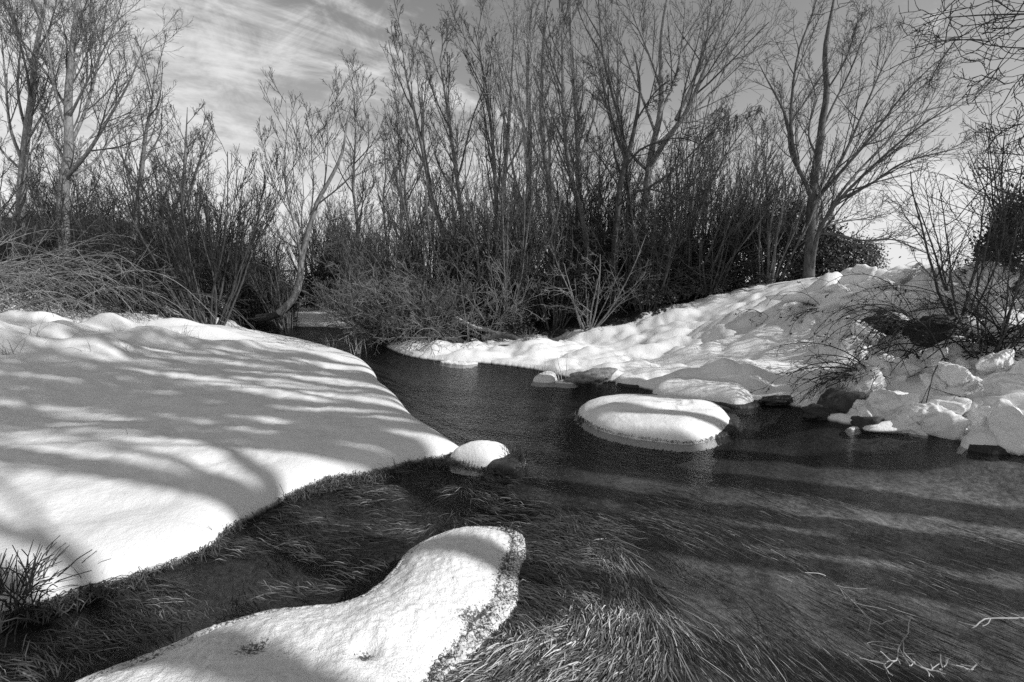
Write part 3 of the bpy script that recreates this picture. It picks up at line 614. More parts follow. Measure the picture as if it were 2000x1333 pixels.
# --- tall pale poplar in the middle of the thicket
def mid_tree():
    Y = 13.6; b = np.array([gx(1255, Y), Y, 0]); b[2] = hz(b[0], b[1]) - .1
    L = lambda pts, r0, r1, n=14: pxline(pts, Y, r0, r1, b, n)
    tr = [L([(1250, 610, 0), (1256, 480, 0), (1262, 380, 0), (1272, 300, 0), (1290, 220, .1), (1291, 150, .2), (1293, 60, .2), (1310, -40, .2), (1318, -140, .2)], .145, .03, 24)]
    li = [L([(1268, 330, 0), (1300, 275, -.2), (1340, 220, -.3), (1375, 140, -.4), (1410, 60, -.4), (1440, -30, -.5)], .12, .04),
          L([(1320, 235, -.2), (1350, 170, -.1), (1375, 90, 0), (1390, 0, .1), (1400, -80, .1)], .075, .03),
          L([(1275, 290, 0), (1330, 240, .4), (1400, 170, .8), (1450, 115, 1.1), (1500, 60, 1.4), (1530, 30, 1.5)], .07, .016),
          L([(1285, 230, .1), (1320, 150, .5), (1335, 60, .8), (1340, -40, 1.)], .07, .03),
          L([(1290, 170, .1), (1265, 100, -.3), (1240, 40, -.6), (1215, -20, -.8)], .06, .02),
          L([(1282, 265, 0), (1250, 180, -.4), (1215, 90, -.8), (1190, 20, -1.)], .065, .016),
          L([(1260, 330, 0), (1225, 290, .4), (1180, 200, .7), (1150, 110, .9), (1130, 40, 1.)], .06, .016),
          L([(1262, 370, 0), (1320, 330, -.6), (1390, 260, -1.), (1440, 215, -1.3)], .06, .012),
          L([(1258, 430, 0), (1330, 380, .5), (1400, 320, .9), (1460, 270, 1.2), (1490, 250, 1.3)], .05, .01)]
    tree("tree", b, tr, li, None, POPLAR, "tallest pale barked poplar forking high in the centre right thicket", BARK_PALE, TWIG, 8, G_T)
    Y = 12.6; b = np.array([gx(1205, Y), Y, 0]); b[2] = hz(b[0], b[1]) - .1
    tr = [pxline([(1195, 620, 0), (1200, 520, 0), (1205, 420, 0), (1215, 340, 0), (1228, 300, 0), (1245, 220, .1), (1250, 160, .2), (1235, 90, .2)], Y, .12, .03, b, 20)]
    li = [pxline(p, Y, r, .012, b) for p, r in [([(1220, 330, 0), (1255, 290, -.3), (1330, 270, -.5), (1400, 300, -.8)], .05), ([(1222, 310, 0), (1200, 250, .3), (1180, 170, .5), (1160, 120, .6)], .05), ([(1240, 240, .1), (1280, 180, -.3), (1320, 150, -.5)], .04),
                                               ([(1210, 400, 0), (1260, 370, -.5), (1330, 390, -.9), (1380, 420, -1.1)], .045), ([(1205, 440, 0), (1160, 370, -.3), (1120, 290, -.5), (1090, 240, -.6)], .045), ([(1212, 370, 0), (1180, 320, .5), (1130, 260, .9)], .04)]]
    tree("tree", b, tr, li, None, ALDER, "dark crooked alder standing just before the tallest pale poplar", BARK_DARK, TWIG_DARK, 9, G_T)
mid_tree()

# --- two-leader ash leaning over the inlet
def ash():
    Y = 14.2; b = np.array([gx(545, Y), Y, 0]); b[2] = hz(b[0], b[1]) - .05
    L = lambda pts, r0, r1, n=14: pxline(pts, Y, r0, r1, b, n)
    tr = [L([(545, 612, 0), (572, 585, 0), (585, 550, 0), (590, 500, 0), (600, 460, 0), (612, 420, 0), (622, 390, 0), (645, 350, 0), (668, 300, 0), (678, 240, 0), (690, 190, 0)], .115, .02, 22)]
    li = [L([(588, 510, 0), (580, 460, -.2), (565, 400, -.3), (555, 330, -.4), (560, 260, -.4), (558, 190, -.4)], .055, .014), L([(575, 430, -.2), (540, 370, -.5), (520, 310, -.7), (518, 270, -.7)], .035, .010), L([(605, 450, 0), (612, 360, .3), (608, 290, .5), (612, 215, .5)], .038, .010),
          L([(632, 375, 0), (640, 300, .3), (640, 230, .4), (645, 180, .4)], .035, .010), L([(620, 400, 0), (680, 350, -.4), (720, 290, -.6), (715, 230, -.6), (712, 180, -.6)], .038, .010), L([(612, 440, 0), (670, 420, .3), (720, 380, .4), (735, 330, .4)], .03, .009), L([(590, 490, 0), (540, 460, .4), (515, 420, .6), (510, 370, .6)], .03, .009)]
    tree("tree", b, tr, li, None, SPRIG, "two leader ash with knobbly upright twigs leaning over the inlet", BARK_PALE, TWIG_DARK, 12, G_T)
ash()

# --- tall poplars on the left bank
def left_trees():
    Y = 15.0; b = np.array([gx(128, Y), Y, 0]); b[2] = hz(b[0], b[1]) - .1
    L = lambda pts, r0, r1, n=14: pxline(pts, Y, r0, r1, b, n)
    tr = [L([(122, 570, 0), (124, 480, 0), (122, 400, 0), (128, 340, 0), (135, 290, 0), (133, 200, 0), (140, 110, 0), (150, 10, 0), (155, -90, 0)], .20, .04, 22)]
    li = [L([(126, 350, 0), (170, 300, -.3), (210, 235, -.5), (250, 165, -.7), (290, 70, -.9)], .10, .015), L([(135, 345, 0), (180, 320, .4), (220, 270, .8), (260, 230, 1.), (275, 190, 1.1)], .06, .012), L([(134, 290, 0), (165, 220, .3), (190, 130, .5), (205, 30, .7), (215, -50, .8)], .08, .018), L([(133, 260, 0), (110, 190, -.3), (95, 100, -.5), (85, 0, -.6)], .07, .018),
          L([(135, 230, 0), (175, 150, -.5), (215, 70, -.8), (240, 0, -.9)], .06, .015), L([(130, 320, 0), (100, 260, .5), (75, 190, .8), (65, 120, 1.)], .06, .014), L([(138, 160, 0), (165, 80, .2), (185, 0, .3), (195, -70, .3)], .05, .015), L([(130, 310, 0), (185, 260, .7), (240, 170, 1.2), (268, 130, 1.4)], .05, .012)]
    tree("tree", b, tr, li, (9, .45, .98, 26, .34, .10), POPLAR, "tall pale trunked poplar with a long arched right limb on the left bank", BARK_PALE, TWIG, 14, G_T)
    Y = 16.0; b = np.array([gx(42, Y), Y, 0]); b[2] = hz(b[0], b[1]) - .1
    tr = [L2 for L2 in [pxline([(38, 570, 0), (40, 420, 0), (45, 330, 0), (52, 260, 0), (62, 190, 0), (70, 100, 0), (90, 0, 0), (98, -80, 0)], Y, .17, .04, b, 20)]]
    li = [pxline(p, Y, r, .015, b) for p, r in [([(46, 320, 0), (20, 250, -.3), (10, 150, -.5), (0, 40, -.6)], .08), ([(52, 260, 0), (35, 180, .4), (40, 90, .6), (45, -20, .7)], .07), ([(50, 280, 0), (85, 220, .3), (115, 130, .5), (130, 40, .6)], .06), ([(44, 340, 0), (60, 300, .3), (85, 250, .5), (100, 190, .6)], .05), ([(45, 335, 0), (0, 290, -.3), (-40, 210, -.5), (-70, 120, -.6)], .06)]]
    tree("tree", b, tr, li, (8, .45, .98, 26, .34, .10), POPLAR, "poplar with two close pale stems at the left edge of the thicket", BARK_PALE, TWIG, 15, G_T)
    Y = 16.5; b = np.array([gx(255, Y), Y, 0]); b[2] = hz(b[0], b[1]) - .1
    tr = [pxline([(250, 590, 0), (262, 460, 0), (275, 350, 0), (285, 260, 0), (297, 200, 0), (302, 130, 0)], Y, .13, .03, b, 20)]
    tree("tree", b, tr, [], (15, .32, .96, 36, .36, .12), SLIM, "slender poplar with a narrow oval crown right of the arched limb", BARK_MID, TWIG, 16, G_T)
    Y = 17.5; b = np.array([gx(370, Y), Y, 0]); b[2] = hz(b[0], b[1]) - .1
    tr = [pxline([(352, 600, 0), (355, 480, 0), (358, 380, 0), (362, 300, 0), (366, 210, 0)], Y, .12, .025, b, 18), pxline([(355, 420, 0), (375, 360, .2), (395, 300, .3), (412, 240, .3)], Y, .07, .02, b, 14)]
    tree("tree", b, tr, [], (10, .3, .96, 36, .32, .12), SLIM, "small twin topped poplar rising behind the round willow", BARK_MID, TWIG, 17, G_T)
left_trees()

# --- slender poles of the middle thicket
def poles():
    specs = [([(890, 600, 0), (868, 470, 0), (842, 380, 0), (825, 290, 0), (805, 200, 0), (790, 130, 0), (785, 60, 0)], 14.5, .10, "slim tree leaning left over the sprawling river bush"),
             ([(930, 600, 0), (905, 440, 0), (890, 330, 0), (872, 200, 0), (860, 110, 0), (880, 60, 0)], 15.2, .10, "slim forked tree second from the left in the middle thicket"),
             ([(965, 600, 0), (970, 440, 0), (965, 320, 0), (955, 210, 0), (940, 120, 0), (925, 50, 0)], 15.6, .10, "slim tree leaning left with its top below the frame edge"),
             ([(1010, 600, 0), (1030, 400, 0), (1035, 260, 0), (1030, 130, 0), (1040, 0, 0), (1048, -60, 0)], 15.0, .11, "straight slim pole tree left of centre in the tall thicket"),
             ([(1080, 600, 0), (1075, 400, 0), (1058, 250, 0), (1060, 120, 0), (1066, 0, 0), (1070, -90, 0)], 14.2, .12, "pale straight pole tree at the centre of the tall thicket"),
             ([(1110, 600, 0), (1130, 420, 0), (1128, 280, 0), (1120, 150, 0), (1112, 20, 0), (1110, -90, 0)], 14.6, .12, "pale straight pole tree just right of centre in the tall thicket"),
             ([(1160, 600, 0), (1140, 440, 0), (1110, 320, 0), (1100, 200, 0), (1098, 80, 0), (1090, -20, 0)], 13.4, .10, "dark bent pole tree crossing before the pale ones"),
             ([(1225, 600, 0), (1232, 440, 0), (1215, 260, 0), (1180, 120, 0), (1170, 10, 0), (1168, -80, 0)], 16.0, .12, "pole tree leaning left behind the crooked alder"),
             ([(1040, 600, 0), (985, 420, 0), (990, 300, 0), (1000, 150, 0), (1005, 20, 0), (1000, -60, 0)], 16.4, .11, "slim tree at the back of the thicket with its top out of frame"),
             ([(1330, 600, 0), (1345, 470, 0), (1380, 380, 0), (1420, 300, 0), (1465, 240, 0)], 14.8, .08, "low tree leaning right beyond the tallest poplar")]
    for k, (pts, Y, r, lab) in enumerate(specs):
        b = np.array([gx(pts[0][0], Y), Y, 0]); b[2] = hz(b[0], b[1]) - .1
        tree("tree", b, [pxline(pts, Y, r, .025, b, 20)], [], (15, .28, .98, 26, .34, .10), [(6, .2, .98, 34, .40, 5, .10, .07, .5, .007, 4), (6, .2, .98, 38, .42, 4, .09, .09, .6, .005, 3), (4, .2, 1., 40, .5, 3, .06, .12, .6, .0042, 3)], lab, BARK_PALE if k in (4, 5, 8) else BARK_MID, TWIG_PALE if k in (3, 4, 5, 8) else TWIG, 30 + k, G_T)
poles()

# ------------------------------------------------------------------ bushes
def bush(name, loc, label, h, spread, n, seed, spec, bark, twig, group, lean=(0, 0), base_r=.35, r0=.03, up=.10, arch=0.0, cat="bush"):
    rng = np.random.RandomState(seed); root = empty(name, loc, label, cat, group)
    az = rng.uniform(0, 2 * math.pi, n); ti = spread * np.sqrt(rng.uniform(0.02, 1, n))
    d = np.stack([np.sin(ti) * np.cos(az) + lean[0], np.sin(ti) * np.sin(az) + lean[1], np.cos(ti)], -1); d = unit(d)
    p = np.stack([np.cos(az), np.sin(az), 0 * az], -1) * (base_r * np.sqrt(rng.uniform(0, 1, n)))[:, None]; p[:, 2] -= .08
    L = h * rng.uniform(.6, 1.05, n); m = 10; st = (L / (m - 1))[:, None]; out = [p]
    for k in range(m - 1):
        d = unit(d + np.array([0, 0, up - arch * k / m]) + .07 * rng.normal(size=d.shape)); p = p + d * st; out.append(p)
    P = np.stack(out, 1); R = (r0 * rng.uniform(.6, 1.2, n))[:, None] * np.linspace(1, .3, m)[None]
    obj("stems", tube_mesh("stems", [(P, R, 5)], bark), root)
    obj("crown", tube_mesh("crown", crown_levels(P, R, spec, rng), twig), root)
    return root
WILLOW = [(7, .2, .98, 28, .38, 5, .10, .06, .6, .007, 3), (6, .2, .98, 30, .45, 4, .08, .08, .65, .0055, 3), (2, .2, 1, 32, .5, 3, .05, .1, .7, .0045, 3)]
THORN = [(7, .15, .98, 50, .40, 5, .02, .16, .6, .007, 3), (6, .15, .98, 52, .45, 4, .01, .18, .65, .0055, 3), (3, .2, 1, 55, .5, 3, .0, .2, .7, .0045, 3)]
OPEN = [(6, .15, .98, 48, .45, 6, .02, .16, .6, .006, 3), (5, .15, .98, 50, .48, 4, .01, .18, .65, .0045, 3), (2, .2, 1, 55, .5, 3, .0, .2, .7, .0038, 3)]
G_B = "bare bushes along the river"
def place(px, Y): x = gx(px, Y); return (x, Y, hz(x, Y))
w1 = bush("willow_bush", place(405, 13.0), "round dense willow bush with a fine twig fringe on the left bank", 4.5, .62, 40, 41, WILLOW, BARK_DARK, TWIG_DARK, G_B)
w2 = bush("willow_bush", place(985, 12.4), "broad fan shaped grey willow bush in the centre of the thicket", 4.6, .42, 36, 42, WILLOW, BARK_MID, TWIG, G_B, r0=.035)
t1 = bush("thorn_bush", place(275, 13.6), "dark tangled thorn bush left of the round willow", 3.9, .55, 26, 43, THORN, BARK_DARK, TWIG_DARK, G_B)
t2 = bush("thorn_bush", place(800, 11.8), "sprawling dark thorn bush hanging low over the river", 2.7, 1.15, 40, 44, THORN, BARK_DARK, TWIG, G_B, lean=(-.25, -.25), arch=.16, base_r=.7)
t3 = bush("thorn_bush", place(905, 11.5), "pale twigged bramble arching down to the water's edge", 2.4, 1.2, 34, 45, OPEN, BARK_MID, TWIG_MIX, G_B, lean=(-.2, -.4), arch=.30, base_r=.6, r0=.015)
t4 = bush("thorn_bush", place(1150, 11.8), "pale crooked thorn bush before the dark undergrowth at centre", 2.5, .95, 9, 46, OPEN, BARK_PALE, TWIG_MIX, G_B, base_r=.15, r0=.026)
w3 = bush("willow_bush", place(1490, 12.6), "upright fan of thin stems left of the lone right bank tree", 3.6, .55, 24, 47, WILLOW, BARK_MID, TWIG, G_B)
w4 = bush("willow_bush", place(1340, 13.0), "wide spreading willow with stems sweeping right below the tall poplar", 5.0, .62, 26, 48, WILLOW, BARK_MID, TWIG, G_B, lean=(.30, 0), r0=.034)
fill = [(t3, 800, 11.3, .9, "pale bramble trailing in the water left of the arching one"), (t3, 740, 11.9, .8, "pale bramble beside the mouth of the inlet"), (w2, 745, 12.9, .62, "grey willow bush behind the sprawling dark thorn"), (t1, 655, 21.0, .95, "thorn bush on the far shore of the inlet"), (w1, 500, 17.0, .8, "willow bush beyond the left bank's far corner"), (t1, 1080, 12.6, .82, "dark thorn bush low in the middle of the thicket"), (t1, 1260, 12.4, .78, "dark thorn bush at the foot of the tallest poplar"),
        (t1, 1380, 12.6, .70, "dark thorn bush at the right end of the thicket's foot"), (w2, 865, 13.2, .85, "tall grey willow bush behind the slim leaning tree"), (w1, 1140, 14.6, .95, "willow bush behind the pale crooked thorn"), (w2, 1560, 16.0, .70, "willow bush seen past the lone tree's trunk"), (t1, 30, 14.2, .9, "dark thorn bush under the leftmost poplar"), (t1, 180, 15.0, .95, "dark thorn bush under the arched limb poplar"),
        (w3, 735, 16.5, .9, "thin stemmed bush on the far bank beside the inlet"), (w3, 1420, 14.0, .8, "thin stemmed bush behind the evergreen mound"), (t1, 950, 12.6, .75, "dark thorn bush behind the arching bramble"), (w3, 560, 15.8, .7, "thin stemmed bush behind the leaning ash"), (t1, 420, 15.5, .9, "dark thorn bush behind the round willow"), (t1, 1200, 13.2, .8, "dark thorn bush between alder and pole trees"), (w1, 230, 17.5, 1.0, "willow bush behind the slender oval poplar")]
for k, (src, px, Y, s, lab) in enumerate(fill): copy_tree(src, place(px, Y), 1.1 + 1.7 * k, s, lab, G_B)

# --- background wood
far_protos = []
def background():
    rng = np.random.RandomState(77); b = np.zeros(3)
    for k, lab in enumerate(["bare tree of the far wood"] * 3):
        P, R = line([(0, 0, -.3), (.1, .05, 2.2), (-.1, .2, 4.6), (.15, 0, 6.6), (.1, .1, 8.4)], .12, .02, 18)
        far_protos.append(tree("tree", (gx(700 + 90 * k, 24), 24 + k, 1.2), [(P, R)], [], (14, .22, .98, 38, .42, .09), [(8, .2, .98, 36, .42, 5, .08, .09, .5, .009, 3), (8, .2, .98, 40, .45, 3, .06, .1, .6, .007, 3)], "slender bare tree of the wood far behind the thicket", BARK_MID, TWIG_DARK if k else TWIG, 60 + k, "trees of the far wood", split=False, sides=5))
    for k in range(38):
        Y = rng.uniform(19, 40); px = rng.uniform(-60, 1500); x = gx(px, Y)
        if px > 1300 and rng.rand() < .5: continue
        copy_tree(far_protos[k % 3], (x, Y, hz(x, Y)), rng.uniform(0, 6.28), rng.uniform(.55, .95))
    for k in range(24):
        Y = rng.uniform(18.5, 30); px = -60 + k * 66 + rng.uniform(-30, 30); x = gx(px, Y)
        copy_tree((t1, w1, w2)[k % 3], (x, Y, hz(x, Y)), rng.uniform(0, 6.28), rng.uniform(.7, .95), "bare bush in the wood far behind the thicket", "bushes of the far wood")
background()

# --- evergreen leafy mounds
def leafy(name, loc, label, rx, ry, h, n, seed, leaf=.045, group="evergreen bushes"):
    rng = np.random.RandomState(seed); root = empty(name, loc, label, "bush", group)
    u = unit(rng.normal(size=(n, 3))); u[:, 2] = np.abs(u[:, 2])
    rr = rng.uniform(.55, 1.0, n) ** .5 * (1 + .42 * fbm(u[:, 0] * 2.8 + seed, u[:, 1] * 2.8 + u[:, 2] * 2, 4)) + (rng.rand(n) < .10) * rng.uniform(0, .22, n)
    c = u * rr[:, None] * np.array([rx, ry, h])
    a = unit(rng.normal(size=(n, 3)) + u * .6); b = unit(np.cross(a, rng.normal(size=(n, 3)))); s = (leaf * rng.uniform(.6, 1.4, n))[:, None]
    V = np.stack([c - a * s, c + b * s * .45, c + a * s, c - b * s * .45], 1).reshape(-1, 3); F = np.arange(4 * n).reshape(-1, 4)
    obj("foliage", mesh_np("foliage", V, F, LEAF, False), root)
    m = 26; az = rng.uniform(0, 6.28, m); e = np.stack([np.cos(az) * rx * .8, np.sin(az) * ry * .8, h * rng.uniform(.4, .95, m)], -1)
    P = np.stack([e * t + np.array([0, 0, .12]) * math.sin(t * 3.1) for t in np.linspace(0, 1, 6)], 1); R = np.full((m, 6), .012)
    obj("stems", tube_mesh("stems", [(P, R, 4)], BARK_DARK), root)
    return root
ev = leafy("evergreen_bush", place(1500, 13.4), "dark domed evergreen bush behind the right bank", 2.0, 1.2, 1.75, 15000, 91)
copy_tree(ev, place(1625, 13.8), 2.0, (.62, .7, .66), "smaller dark evergreen bush under the lone tree's trunk")
copy_tree(ev, (7.5, 7.2, hz(7.5, 7.2) - .1), 4.0, (.6, .7, .75), "dark evergreen bush on the bank crest at the right edge")
copy_tree(ev, place(1270, 13.0), 1.0, (.7, .6, .62), "dark leafy undergrowth clump at the foot of the tallest poplar")
copy_tree(ev, place(1120, 13.0), 3.0, (.7, .6, .52), "dark leafy undergrowth clump at the centre of the thicket")
copy_tree(ev, place(800, 12.8), 5.0, (.65, .6, .62), "dark leafy clump inside the sprawling thorn bush")
copy_tree(ev, place(1385, 12.9), .4, (.5, .5, .55), "small dark leafy clump left of the domed evergreen")
copy_tree(ev, place(960, 12.6), 2.2, (.7, .6, .5), "low dark leafy clump behind the arching bramble")
copy_tree(ev, place(345, 14.5), 2.2, (.6, .6, .6), "dark leafy clump at the foot of the round willow")

for k, (px, Y, sx, sz, lab) in enumerate([(690, 19.5, 1.0, 1.1, "dark evergreen clump beyond the inlet's far snow"), (830, 13.2, .75, .72, "dark evergreen clump behind the slim leaning tree"), (930, 13.3, .75, .82, "dark evergreen clump behind the fan shaped willow"), (1040, 13.4, .75, .78, "dark evergreen clump behind the straight pole trees"), (1170, 14.0, .8, .85, "dark evergreen clump behind the crooked alder"), (1310, 14.0, .8, .8, "dark evergreen clump right of the tallest poplar's foot"),
    (150, 17.5, 1.2, 1.3, "dark evergreen clump behind the arched limb poplar"), (260, 18.5, 1.1, 1.1, "dark evergreen clump behind the dark thorn on the left bank"), (420, 18.5, 1.1, 1.1, "dark evergreen clump behind the round willow"), (520, 20.5, 1.1, 1.0, "dark evergreen clump behind the leaning ash"), (20, 17.5, 1.2, 1.3, "dark evergreen clump behind the leftmost poplar")]):
    copy_tree(ev, place(px, Y), 1.3 * k, (sx, .8, sz), lab)
# --- arching canes on the left bank
def canes(name, loc, label, n, L, az0, az1, seed, mat, group, r0=.011, leaves=0, el=(.6, 1.2), droop=.17, spread=.5, twigs=3, cat="bramble"):
    rng = np.random.RandomState(seed); root = empty(name, loc, label, cat, group)
    az = rng.uniform(az0, az1, n); e = rng.uniform(*el, n); m = 12
    d = np.stack([np.cos(az) * np.cos(e), np.sin(az) * np.cos(e), np.sin(e)], -1); p = np.stack([rng.normal(0, spread, n), rng.normal(0, spread * .5, n), np.full(n, -.05)], -1)
    LL = L * rng.uniform(.5, 1.15, n); st = (LL / (m - 1))[:, None]; out = [p]
    for k in range(m - 1):
        d = unit(d + np.array([0, 0, -droop]) + .05 * rng.normal(size=d.shape)); p = p + d * st; out.append(p)
    P = np.stack(out, 1); R = (r0 * rng.uniform(.6, 1.2, n))[:, None] * np.linspace(1, .35, m)[None]
    obj("canes", tube_mesh("canes", [(P, R, 4)], mat), root)
    gs = crown_levels(P, R, [(twigs, .3, .98, 45, .28, 5, -.03, .1, .7, .0035, 3), (2, .2, 1, 45, .4, 3, -.02, .12, .7, .003, 3)], rng)
    obj("sprays", tube_mesh("sprays", gs, mat), root)
    if leaves:
        Q = np.concatenate([g[0][:, 1:].reshape(-1, 3) for g in gs]); Q = Q[rng.permutation(len(Q))[:leaves]]; k = len(Q)
        a = unit(rng.normal(size=(k, 3))); b = unit(np.cross(a, rng.normal(size=(k, 3)))); s = rng.uniform(.012, .028, k)[:, None]
        V = np.stack([Q, Q + a * s + b * s * .6, Q + 2 * a * s, Q + a * s - b * s * .6], 1).reshape(-1, 3)
        obj("leaves", mesh_np("leaves", V, np.arange(4 * k).reshape(-1, 4), LEAF, False), root)
    return root
G_C = "arching canes and brambles"
c1 = canes("cane_thicket", place(40, 12.2), "wide heap of arching canes sagging right at the left frame edge", 90, 3.4, -.7, .5, 101, TWIG_PALE, G_C, r0=.014, twigs=6, spread=.9, el=(.4, 1.1))
c2 = canes("cane_thicket", place(170, 12.8), "heap of arching canes sagging over a snow hump under the tall poplar", 80, 3.2, -.8, .6, 102, TWIG, G_C, r0=.013, twigs=6, spread=.9, el=(.3, 1.0))
copy_tree(c1, place(-90, 11.2), .3, 1.0, "arching canes leaning in at the far left edge")
copy_tree(c2, place(90, 14.0), -.2, 1.15, "taller heap of canes behind the first ones on the left bank")
copy_tree(c2, place(10, 13.2), .4, 1.2, "dense cane heap under the leftmost poplar")
# --- brambles on the right bank
def pl(px, py, Y): p = at(px, py, Y); return (p[0], p[1], hz(p[0], p[1]))
canes("bramble", pl(1715, 720, 5.9), "wiry dark bramble spraying left over the shaded snow slope", 26, 1.15, 2.5, 3.9, 111, TWIG_DARK, G_C, r0=.008, leaves=60, el=(.2, .9), droop=.14, spread=.05, twigs=6)
canes("bramble", pl(1790, 690, 6.6), "bramble arching left in a hoop over a dark snow hollow", 26, 1.5, 2.2, 3.6, 112, TWIG_DARK, G_C, r0=.008, leaves=90, el=(.8, 1.4), droop=.26, spread=.10, twigs=4)
canes("bramble", pl(1900, 720, 5.9), "dense dark bramble heap on the right bank's crest", 60, 1.5, 0, 6.28, 113, TWIG_DARK, G_C, r0=.009, leaves=260, el=(.4, 1.4), droop=.2, spread=.3, twigs=6)
canes("bramble", pl(1975, 700, 5.7), "dark bramble with leaves at the right frame edge", 46, 1.5, 0, 6.28, 114, TWIG_DARK, G_C, r0=.009, leaves=220, el=(.5, 1.45), droop=.17, spread=.25, twigs=6)
canes("bramble", pl(1600, 640, 8.0), "leafy bramble sprig trailing on the snow below the lone tree", 9, .9, 2.3, 4.0, 115, TWIG_DARK, G_C, r0=.007, leaves=50, el=(.3, 1.0), droop=.2, spread=.1)
canes("bramble", pl(1500, 655, 8.8), "thin bramble sprig at the edge of the bank shadow", 6, .8, 2.3, 4.2, 116, TWIG_DARK, G_C, r0=.006, leaves=30, el=(.2, .8), droop=.18, spread=.15)
canes("bramble", pl(1680, 610, 7.8), "leafy bramble growing through the top snow block", 10, .9, 1.5, 5.0, 117, TWIG_DARK, G_C, r0=.006, leaves=90, el=(.4, 1.3), droop=.2, spread=.15)
sb = bush("thorn_bush", pl(1870, 690, 6.5), "dark upright thorn bush with bare stems on the right bank", 2.2, .55, 8, 121, [(8, .2, .98, 42, .45, 6, .05, .1, .6, .0045, 3), (6, .2, .98, 45, .45, 4, .04, .14, .7, .003, 3)], BARK_DARK, TWIG_DARK, G_B, base_r=.12, r0=.017)
copy_tree(sb, pl(1990, 660, 6.8), 2.0, 1.05, "dark thorn bush on the crest at the right edge", G_B)
copy_tree(sb, pl(1930, 690, 5.6), 4.0, .75, "low thorn bush before the dense bramble heap", G_B)

# --- tree off to the right whose boughs hang into the corner of the frame, and its neighbours that shade the left bank
def overhang():
    b = np.array([8.0, 5.0, 0]); b[2] = hz(b[0], b[1]) - .1; q = lambda *p: [at(x, y, Y) - b for x, y, Y in p]
    tr = [line([(0, 0, 0), (.15, -.05, 1.4), (.0, .1, 2.8), (-.1, 0, 4.4), (.1, .1, 6.4), (0, 0, 8.0)], .17, .04, 18)]
    z = lambda x, y, h: np.array([x, y, h])
    li = [line([z(-.05, .05, 2.9)] + q((2080, 20, 5.0), (1990, 30, 5.2), (1900, 30, 5.5), (1830, 38, 5.8), (1780, 55, 6.0)), .034, .007), line([z(-.05, .05, 3.1)] + q((2080, -40, 5.0), (1960, 70, 5.2), (1880, 110, 5.5), (1840, 125, 5.7)), .028, .006),
          line([z(-.05, .0, 3.3)] + q((2060, -60, 4.8), (1940, -20, 5.0), (1850, 0, 5.3), (1790, -10, 5.6)), .03, .007), line([z(0, .05, 2.2)] + q((2120, 200, 5.0), (2040, 170, 5.2), (1970, 150, 5.4), (1940, 170, 5.5)), .02, .005),
          line([z(0, .05, 1.7)] + q((2100, 320, 5.2), (2010, 320, 5.4), (1950, 340, 5.6), (1900, 350, 5.8)), .02, .005), line([z(0, .05, 1.5)] + q((2100, 390, 5.0), (2000, 385, 5.3), (1940, 395, 5.6)), .02, .005)]
    li += [line([z(-.05, .05, 3.0)] + q((2060, 90, 4.9), (1985, 110, 5.1), (1930, 150, 5.3), (1905, 185, 5.4)), .024, .005), line([z(-.05, 0, 3.3)] + q((2050, -90, 4.7), (1900, -60, 4.9), (1800, -40, 5.2), (1740, -10, 5.5)), .03, .006), line([z(0, .05, 2.0)] + q((2080, 240, 4.9), (2010, 235, 5.1), (1975, 250, 5.2)), .018, .005)]
    tree("tree", b, tr, li, None, [(8, .25, .98, 60, .34, 7, -.02, .22, .6, .0062, 4), (5, .15, .98, 58, .55, 6, .10, .26, .75, .0046, 3), (3, .2, 1., 55, .55, 4, .16, .2, .8, .0038, 3)], "tree rooted beyond the right edge with dark boughs hanging into the top corner", BARK_DARK, TWIG_DARK, 131, G_T)
    P, R = line([(0, 0, -.3), (.15, .05, 3.6), (-.1, .2, 7.2), (.15, 0, 10.6), (.1, .1, 14.2)], .21, .06, 20)
    tall = None                             # placed along the sun's path to the left bank: x and distance from the sun line through the camera
    for k, (x, c, sc) in enumerate([(11.0, 3.2, 1.0), (12.4, 3.75, 1.05), (10.8, 4.1, .98), (12.9, 4.4, 1.1), (12.0, 5.35, 1.0), (11.3, 6.2, 1.0), (13.2, 6.9, 1.05), (11.6, 2.35, 1.0), (10.4, 1.45, .95), (14.0, 4.6, 1.1)]):
        y = (c + math.cos(SUN_AZ) * x) / math.sin(SUN_AZ)
        if tall is None: tall = tree("tree", (x, y, hz(x, y)), [(P, R)], [], (11, .50, .95, 24, .34, .12), [(4, .25, .98, 24, .55, 6, .12, .06, .7, .030, 4), (3, .3, .98, 28, .5, 4, .12, .08, .6, .014, 3)], "tall bare poplar standing beyond the right edge of the view", BARK_MID, TWIG, 141, "trees on the right bank outside the view", stout=1.7)
        else: copy_tree(tall, (x, y, hz(x, y)), 1.9 * k, sc)
overhang()

